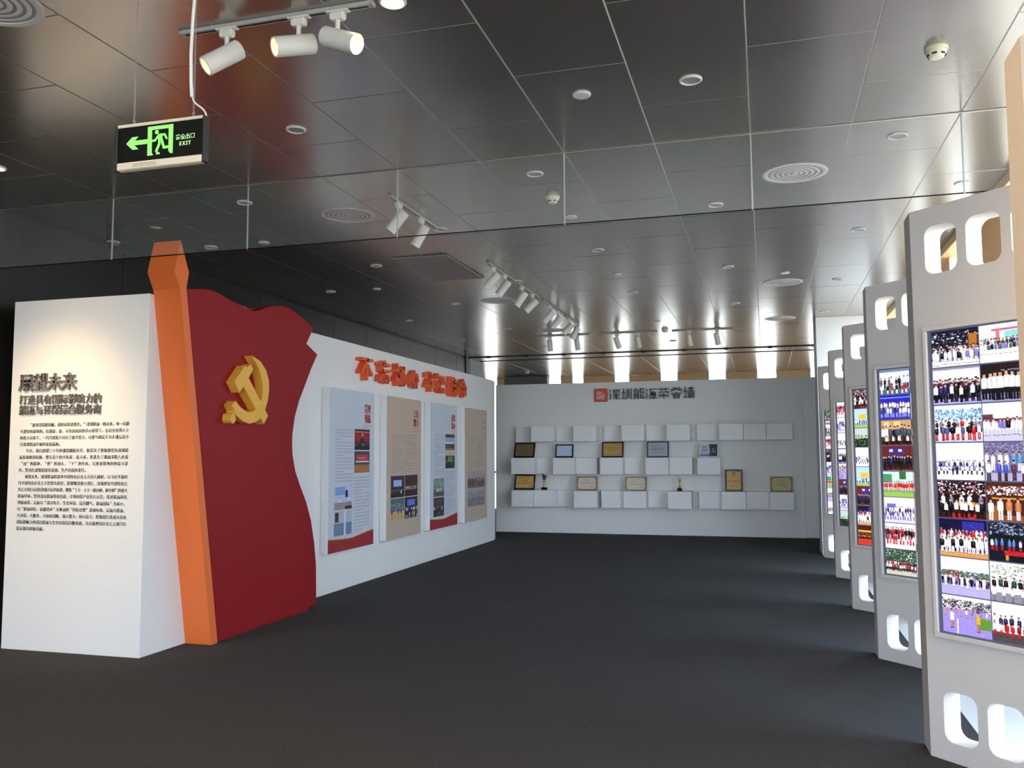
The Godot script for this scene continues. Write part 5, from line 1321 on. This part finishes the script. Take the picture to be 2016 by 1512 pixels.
	"申": "1.5 2 8.5 2 8.5 7.5 1.5 7.5 1.5 2; 1.5 4.7 8.5 4.7; 5 0 5 10", "仓": "5 0 0 4.5; 5 0 10 4.5; 3 4.5 7.5 4.5 7 7; 3 4.5 3 9.5 9 9.5 9 8", "乍": "3 0 0 5; 2 2.5 10 2.5; 4.5 2.5 4.5 10; 4.5 5 9.5 5; 4.5 7.5 9.5 7.5",
	"风": "1.5 1 1.5 6 0 10; 1.5 1 8 1 8 8 10 10 10 8; 3 3 6.5 8; 6.5 3 3 8", "夬": "1 2 8 2 8 5; 0 5 10 5; 4.5 0 4.5 5 0 10; 5 5.5 10 10", "生": "3 0 0.5 4; 2 2 9.5 2; 1.5 5.5 8.5 5.5; 5 0 5 9.5; 0 9.7 10 9.7",
	"产": "5 0 5 1.5; 1 2 9 2; 3 3 4 4.5; 7 3 6 4.5; 1.5 5.5 10 5.5; 1.5 5.5 1.5 7.5 0 10", "重": "8 0 2 1; 0 2.2 10 2.2; 2 3.8 8 3.8 8 6.8 2 6.8 2 3.8; 2 5.3 8 5.3; 5 1 5 9.7; 1.5 8.3 8.5 8.3; 0 9.8 10 9.8",
	"壬": "8 0 1 1.5; 0 5 10 5; 5 1 5 9.5; 1 9.5 9 9.5", "未": "1.5 2.5 8.5 2.5; 0 5 10 5; 5 0 5 10; 5 5 0 9.5; 5 5 10 9.5", "高": "5 0 5 1.5; 0 2 10 2; 3 3 7 3 7 5 3 5 3 3; 1 10 1 6.2 9 6.2 9 10; 3.3 7.5 6.7 7.5 6.7 9.5 3.3 9.5 3.3 7.5",
	"中": "1.5 2 8.5 2 8.5 6.5 1.5 6.5 1.5 2; 5 0 5 10", "牛": "3 0 1 4; 2 2.5 9 2.5; 0 6 10 6; 5.5 0 5.5 10", "色": "4 0 0.5 4; 3 1.5 8 1.5 6 4; 1.5 4 8.5 4 8.5 7; 5 4 5 7; 1.5 4 1.5 9.7 9.8 9.7 9.8 8; 1.5 7 8.5 7",
	"主": "5 0 6 1.2; 1 2.5 9 2.5; 1.5 6 8.5 6; 5 2.5 5 9.5; 0 9.7 10 9.7", "义": "4.5 0 6 2; 8.5 1.5 6 6 0 10; 2 2 4.5 6.5 10 10", "韦": "1 2 9 2; 1 4.5 9 4.5; 0.5 7 9 7 8.5 9; 5 0 5 10",
	"其": "0 2 10 2; 2.5 0 2.5 7.5; 7.5 0 7.5 7.5; 2.5 3.8 7.5 3.8; 2.5 5.6 7.5 5.6; 0 7.5 10 7.5; 3 8 1 10; 7 8 9 10", "习": "1.5 1 9 1 9 9.8 7 9; 3.5 3 5.5 4.5; 2 7.5 7 5.5", "平": "1 1 9 1; 2.5 2.5 3.7 4.5; 7.5 2.5 6.3 4.5; 0 5.8 10 5.8; 5 1 5 10",
	"爪": "9 0 1 1.5; 2 1.5 2 6 0 10; 5 1 5 10; 8 1.5 8 6 10 10", "亏": "1 1 9 1; 0 4 10 4; 3 4 2.5 6.5 8 6.5 7.5 9.8 5 9", "共": "1 2.5 9 2.5; 3 0 3 6; 7 0 7 6; 0 6 10 6; 3 7.5 1 10; 7 7.5 9 10",
	"亦": "5 0 5 2; 0 2.5 10 2.5; 3.7 2.5 3.5 7 2 10; 6.5 2.5 6.5 10; 1.5 4.5 0.5 7.5; 8.5 4.5 9.5 7.5", "区": "9.5 0.5 0.5 0.5 0.5 9.5 10 9.5; 3 2.5 8 7.5; 8 2.5 3 7.5", "聿": "1 1.5 9 1.5 9 4.5 1 4.5; 0 3 10 3; 1.5 6 8.5 6; 0 8 10 8; 5 0 5 10",
	"殳": "3 0.5 2.5 3 0.5 4.5; 3 0.5 7.5 0.5 7.5 3.5 9.5 3.5; 1.5 5.5 8.5 5.5 6 8.5 0 10; 2.5 6 10 10", "先": "3 0 0.5 3.5; 2.5 2 9 2; 5 0 5 5; 0 5 10 5; 3.7 5 3 8 0 10; 6.3 5 6.3 9.5 10 9.5 10 8", "亍": "1 1.5 9 1.5; 0 5 10 5; 6 5 6 10 4 9.3",
	"示": "1.5 1 8.5 1; 0 4 10 4; 5 4 5 10 3.5 9; 2.5 6 0.5 9; 7.5 6 9.5 9", "史": "1.5 1.5 8.5 1.5 8.5 5 1.5 5 1.5 1.5; 5 0 5 5 0 10; 2.5 6.5 10 10", "吏": "0.5 1 9.5 1; 2 3 8 3 8 6 2 6 2 3; 5 0 5 6 0 10; 2.5 7 10 10",
	"几": "2 1 2 6 0 10; 2 1 8 1 8 9.5 10 9.5 10 8", "儿": "3.5 0 3 6 0 10; 6.5 0 6.5 9.5 10 9.5 10 7", "禺": "2.5 0 7.5 0 7.5 4 2.5 4 2.5 0; 2.5 2 7.5 2; 1 10 1 5.5 9 5.5 9 10; 5 0 5 8.5; 3 8.5 7 8", "乑": "3 0 3 10; 3 3 0 7; 7 0 7 10; 7 3 10 8; 5 2 5 8",
	"夆": "4 0 0.5 4; 3 1.5 8 1.5 1 5; 3.5 2.5 10 5; 2 5.8 8 5.8; 2 7.3 8 7.3; 0.5 8.8 9.5 8.8; 5 5 5 10", "命": "5 0 0 4; 5 0 10 4; 3 3.8 7 3.8; 1 5.5 4.5 5.5 4.5 8.5 1 8.5 1 5.5; 6 5.3 9.5 5.3 9.5 8.5 8 8.5; 6 5.3 6 10",
	"令": "5 0 0 4.5; 5 0 10 4.5; 4 4 6 5.5; 2 6.5 8 6.5 5 10", "业": "3.5 0 3.5 9.5; 6.5 0 6.5 9.5; 0.5 3 2 7; 9.5 3 8 7; 0 9.7 10 9.7", "井": "1 2.5 9 2.5; 0 6 10 6; 3.5 0 3 6 1 10; 7 0 7 10",
	"用": "1.5 0.5 8.5 0.5 8.5 10 7.5 9.7; 1.5 0.5 1.5 6 0 10; 1.5 3.5 8.5 3.5; 1.5 6.5 8.5 6.5; 5 0.5 5 10", "也": "0.5 4 9 2 9 6.5 7.5 6; 5 0 5 7; 2.5 1.5 2.5 9.5 10 9.5 10 7.5", "电": "1.5 1.5 8.5 1.5 8.5 6.5 1.5 6.5 1.5 1.5; 1.5 4 8.5 4; 5 0 5 9.5 10 9.5 10 7.5",
	"亼": "5 0 0 9; 5 0 10 9; 3 8.5 7 8.5", "亥": "5 0 5 2; 0 2.5 10 2.5; 5 2.5 2.5 5.5 6 5.2 0.5 9; 7 5 1.5 10; 6 7 10 10", "金": "5 0 0 4; 5 0 10 4; 3 4 7 4; 1.5 6 8.5 6; 5 4 5 9.5; 2.5 7 3.3 8.5; 7.5 7 6.7 8.5; 0 9.7 10 9.7",
	"鬲": "0 0.5 10 0.5; 2.5 2 7.5 2 7.5 4 2.5 4 2.5 2; 1 10 1 5.5 9 5.5 9 10; 3 6.5 4 7.7; 7 6.5 6 7.7; 3 8.3 7 8.3; 5 8.3 5 10", "虫": "1.5 2 8.5 2 8.5 5.5 1.5 5.5 1.5 2; 5 0 5 9; 0.5 9.2 9 8.5; 7.5 7 9.5 10",
	"本": "0 2.5 10 2.5; 5 0 5 10; 5 2.5 0 8; 5 2.5 10 8; 3 7.5 7 7.5", "云": "1.5 1 8.5 1; 0 4.5 10 4.5; 4.5 4.5 1.5 9 8 8.5; 7 6.5 9 10", "手": "8 0 2 1.5; 1.5 3.5 8.5 3.5; 0 6 10 6; 5 1 5 10 3.5 9.5",
	"布": "0 2.5 10 2.5; 4 0 0 7; 2.5 5 2.5 9; 2.5 5 9 5 9 9 7.5 9; 5.7 3.5 5.7 10", "𠬝": "1 1 8 1 8 4 6.5 3.7; 1 1 1 10; 2 5 8 5 6 8 2 10; 3 5.5 9.5 10", "务": "4 0 0.5 4; 3 1.5 8 1.5 0 5.5; 3.5 2 10 5.5; 1.5 6.5 8.5 6.5 8 9.8 6 9.3; 5 5 4.5 7.5 1 10",
	"办": "1 3 8 3 7.5 9.5 6 9; 4.5 0 4 5 1 10; 1 5 0 7.5; 9 5 10 7.5", "同": "1 10 1 0.5 9 0.5 9 10 7.5 9.7; 3 3 7 3; 3 5 7 5 7 8.3 3 8.3 3 5", "占": "5 0 5 5; 5 2.5 9 2.5; 2 5 8 5 8 9.5 2 9.5 2 5", "矢": "3 0 0.5 3.5; 2.5 2 9 2; 0 5.3 10 5.3; 5 2 5 6 0 10; 5 6 10 10",
	"告": "3 0 1 3; 2.5 1.5 8.5 1.5; 5 0 5 5; 0 5 10 5; 2.5 6.5 7.5 6.5 7.5 10 2.5 10 2.5 6.5", "丁": "0 1 10 1; 6 1 6 10 4 9", "具": "2 0.5 8 0.5 8 7; 2 0.5 2 7; 2 2.7 8 2.7; 2 4.8 8 4.8; 0 7.2 10 7.2; 3 8 1 10; 7 8 9 10",
	"有": "0 2 10 2; 4.5 0 0 6; 3 4 8.5 4 8.5 10 7 9.7; 3 4 3 10; 3 6 8.5 6; 3 8 8.5 8", "京": "5 0 5 1.5; 0 2 10 2; 2.5 4 7.5 4 7.5 6.5 2.5 6.5 2.5 4; 5 6.5 5 10 4 9.5; 2.5 7.5 1 9.5; 7.5 7.5 9 9.5", "彡": "9 0 1 3; 9.5 3 1 6.5; 10 6 0 10",
	"向": "4.5 0 3 2; 1 10 1 2 9 2 9 10 7.5 9.7; 3.3 4.5 6.7 4.5 6.7 8 3.3 8 3.3 4.5", "商": "5 0 5 1.5; 0 1.8 10 1.8; 3 2.3 4 3.8; 7 2.3 6 3.8; 1 10 1 4 9 4 9 10 7.5 9.7; 3.5 5 2.5 6; 6.5 5 7.5 6; 3.3 7 6.7 7 6.7 9.3 3.3 9.3 3.3 7",
	"全": "5 0 0 5; 5 0 10 5; 2 5 8 5; 2 7.2 8 7.2; 0 9.6 10 9.6; 5 5 5 9.6", "面": "0 0.5 10 0.5; 5 0.5 4 3; 1 3 9 3 9 9.7 1 9.7 1 3; 3.6 3 3.6 9.7; 6.4 3 6.4 9.7; 3.6 5.2 6.4 5.2; 3.6 7.4 6.4 7.4",
	"南": "1 2 9 2; 5 0 5 4; 1 10 1 4 9 4 9 10; 3 5 3.8 6.3; 7 5 6.2 6.3; 2.5 7 7.5 7; 5 6 5 10; 2.5 8.5 7.5 8.5", "兴": "1.5 0.5 3 3; 5 0 5 3; 8.5 0.5 7 3; 0 5 10 5; 3 5.5 0 9.5; 7 5.5 10 9.5", "言": "5 0 5 1.5; 0 2 10 2; 2 3.8 8 3.8; 2 5.4 8 5.4; 2.5 7 7.5 7 7.5 10 2.5 10 2.5 7",
	"啬": "5 0 5 9; 1 2 9 2; 2.5 4 3.5 7; 7.5 4 6.5 7; 0 9 10 9", "舟": "5 0 3.5 1.5; 2 1.5 2 6 0 10; 2 1.5 8 1.5 8 9.8 7 9.5; 0 5.5 10 5.5; 5 3 5 4; 5 7 5 8.5", "亢": "5 0 5 2; 0 2.5 10 2.5; 3 4.5 2.5 7.5 0 10; 3 4.5 7 4.5 7 9.5 10 9.5 10 8",
	"，": "2 7 3 8 1.5 10", "。": "1 7 3 7 3 9.5 1 9.5 1 7", "、": "1 6.5 3.5 9.5", "“": "6 0 5 3; 9 0 8 3", "”": "2 0 1 3; 5 0 4 3", "·": "4.5 5 5.5 5", "-": "1 5 9 5",
	"3": "2 1 7 1 4 4.5 7.5 6 7 9 2 9.5", "0": "3 1 7 1 7.5 9 2.5 9 3 1", "6": "7 1 3 4 2.5 9 7.5 9 7.5 5.5 3 5.5",
}
# how the other characters are put together: |n beside, -n above (n tenths for the first), o inside, p on a walking foot, h under a hanging roof, u within a gate
const JOINS := {
	"看": "-5 龵 目", "似": "|3 亻 以", "寻": "-5.5 彐 寸", "常": "-4 尚 -5 口 巾", "最": "-4 日 |5 耳 又", "奇": "-4 大 可", "崛": "|3 山 h 尸 出", "如": "|5 女 口", "容": "-3.5 宀 谷", "易": "-4.5 日 勿", "却": "|6 去 卩", "艰": "|4 又 艮", "辛": "-5 立 十",
	"深": "|3 氵 罙", "圳": "|4 土 川", "能": "|5 -4 厶 月 -5 匕 匕", "源": "|3 氵 h 厂 泉", "路": "|4 足 各", "步": "-5 止 少", "都": "|6.5 者 阝", "是": "-4.5 日 疋", "轻": "|4 车 圣", "的": "|4.5 白 勺", "国": "o 囗 玉", "家": "-3.5 宀 豕", "省": "-5 少 目", "市": "-3 亠 巾",
	"级": "|3.5 纟 及", "政": "|5 正 攵", "府": "h 广 |3.5 亻 寸", "指": "|3 扌 -4 匕 日", "导": "-5 己 寸", "社": "|4 礻 土", "界": "-4.5 田 介", "支": "-4.5 十 又", "寺": "-4 土 寸", "持": "|3 扌 寺", "代": "|3 亻 弋", "付": "|3 亻 寸", "努": "-5 |5 女 又 力", "勇": "-6 甬 力", "和": "|6 禾 口",
	"实": "-3.5 宀 头", "谱": "|3 讠 -5.5 並 日", "写": "-3 冖 与", "壮": "|4 丬 士", "展": "h 尸 㠭", "篇": "-3.5 ⺮ 扁", "章": "-4.5 立 -5.5 日 十", "们": "|3 亻 门", "回": "o 囗 口", "望": "-5 |5 亡 月 王", "激": "|2.5 氵 |5 -5 白 方 攵", "青": "-5 龶 月", "情": "|3 忄 青",
	"燃": "|3 火 -7 |5 夕 犬 灬", "烧": "|3 火 尧", "岁": "-4 山 夕", "既": "|5 艮 旡", "致": "|5.5 至 攵", "敬": "|5.5 -3 艹 句 攵", "那": "|6 冄 阝", "些": "-6.5 |5 止 匕 二", "披": "|3 扌 皮", "荆": "-3 艹 |6.5 开 刂", "斩": "|4.5 车 斤", "棘": "|5 朿 朿", "埋": "|3 土 里", "古": "-5 十 口",
	"苦": "-3 艹 古", "拓": "|3 扌 石", "奋": "-5 大 田", "励": "|6.5 h 厂 万 力", "保": "|3 亻 -4.5 口 木", "葆": "-3 艹 保", "闯": "u 门 马", "精": "|4 米 青", "神": "|4 礻 申", "创": "|6.5 仓 刂", "劲": "|5.5 圣 力", "作": "|3 亻 乍", "加": "|5.5 力 口", "昂": "-4 日 |5 匕 卩", "扬": "|3 扌 勿",
	"次": "|3.5 冫 欠", "姿": "-5 次 女", "态": "-5.5 太 心", "坚": "-5.5 |4 刂 又 土", "决": "|3 冫 夬", "扛": "|3 扌 工", "起": "p 走 己", "集": "-6.5 隹 木", "团": "o 囗 才", "改": "|4.5 己 攵", "革": "-3 艹 -4 口 十", "经": "|3.5 纟 圣", "营": "-3 艹 -2.5 冖 -5 口 口", "任": "|3 亻 壬", "将": "|3 丬 -5 夕 寸",
	"特": "|4 牛 寺", "伟": "|3 亻 韦", "旗": "|4 方 其", "帜": "|4 巾 -6 口 八", "近": "p 辶 斤", "新": "|5.5 -5 立 木 斤", "时": "|4 日 寸", "思": "-5 田 心", "想": "-5.5 |5 木 目 心", "紧": "-4 |4 刂 又 糸", "抓": "|3 扌 爪", "粤": "-6 o 囗 米 亏", "港": "|3 氵 -5 共 己", "澳": "|3 氵 -6.5 o 囗 米 大", "湾": "|3 氵 -5 亦 弓",
	"建": "p 廴 聿", "设": "|3 讠 殳", "行": "|4 彳 亍", "范": "-3 艹 |3 氵 己", "历": "h 厂 力", "机": "|4 木 几", "遇": "p 辶 禺", "聚": "-5.5 |5.5 耳 又 乑", "焦": "-7 隹 灬", "碳": "|3.5 石 -4 山 火", "达": "p 辶 大", "峰": "|3 山 夆", "清": "|3 氵 青", "洁": "|3 氵 -5.5 士 口", "引": "|6 弓 丨",
	"领": "|5 令 页", "环": "|4 王 不", "促": "|3 亻 足", "进": "p 辶 井", "科": "|5 禾 斗", "技": "|3 扌 支", "应": "h 广 业", "施": "|4.5 方 -3 一 也", "综": "|3.5 纟 -3 宀 示", "合": "-5 亼 口", "际": "|3.5 阝 示", "核": "|4 木 亥", "融": "|6 鬲 虫", "资": "-5 次 贝", "驱": "|4.5 马 区", "动": "|5 云 力",
	"四": "o 囗 八", "双": "|5 又 又", "擎": "-6 |5.5 句 攵 手", "局": "h 尸 句", "服": "|4 月 𠬝", "协": "|3 十 办", "战": "|5 占 戈", "略": "|4.5 田 各", "凝": "|2.5 冫 |5 -4 匕 矢 疋", "造": "p 辶 告", "打": "|3 扌 丁", "影": "|6.5 -3.5 日 京 彡", "响": "|3 口 向", "现": "|4 王 见", "化": "|3.5 亻 匕",
	"做": "|2.5 亻 |5 古 攵", "积": "|5 禾 -6 口 八", "极": "|4 木 及", "贡": "-4 工 贝", "献": "|6 南 犬", "安": "-3.5 宀 女", "忘": "-5 亡 心", "初": "|5 衤 刀", "牢": "-3.5 宀 牛", "记": "|3 讠 己", "使": "|3 亻 吏", "荣": "-3 艹 -3 冖 木", "誉": "-4 兴 言", "墙": "|3.5 土 -4.5 啬 回", "党": "-5 尚 -5 口 儿", "航": "|5 舟 亢",
}


func glyph(ch: String) -> Array:
	if not glyphs.has(ch):
		var words: Array = [ch]
		if JOINS.has(ch):
			words = Array((JOINS[ch] as String).split(" "))
		elif not PENS.has(ch):
			print("no pen strokes for ", ch)
			glyphs[ch] = [PackedVector2Array([Vector2(1, 1), Vector2(9, 1), Vector2(9, 9), Vector2(1, 9), Vector2(1, 1)])]
			return glyphs[ch]
		glyphs[ch] = joined(words, Rect2(0, 0, 10, 10))
	return glyphs[ch]


func joined(words: Array, into: Rect2) -> Array:
	var w: String = words.pop_front()
	if w.length() > 1 and (w[0] == "|" or w[0] == "-"):
		var share := w.substr(1).to_float() / 10.0
		var a := into
		var b := into
		if w[0] == "|":
			a.size.x *= share - 0.03
			b.position.x += into.size.x * (share + 0.05)
			b.size.x *= 1.0 - share - 0.05
		else:
			a.size.y *= share - 0.03
			b.position.y += into.size.y * (share + 0.05)
			b.size.y *= 1.0 - share - 0.05
		return joined(words, a) + joined(words, b)
	var inner := {"o": Rect2(0.24, 0.2, 0.52, 0.62), "p": Rect2(0.36, 0.02, 0.62, 0.76), "h": Rect2(0.26, 0.32, 0.74, 0.68), "u": Rect2(0.26, 0.32, 0.5, 0.66)}
	if inner.has(w):
		var r: Rect2 = inner[w]
		var frame := joined(words, into)
		return frame + joined(words, Rect2(into.position + into.size * r.position, into.size * r.size))
	if JOINS.has(w):
		return joined(Array((JOINS[w] as String).split(" ")), into)
	var out := []
	for pen in (PENS[w] as String).split("; "):
		var n := pen.split_floats(" ")
		var line := PackedVector2Array()
		for k in range(0, n.size() - 1, 2):
			line.append(into.position + Vector2(n[k], n[k + 1]) / 10.0 * into.size)
		out.append(line)
	return out
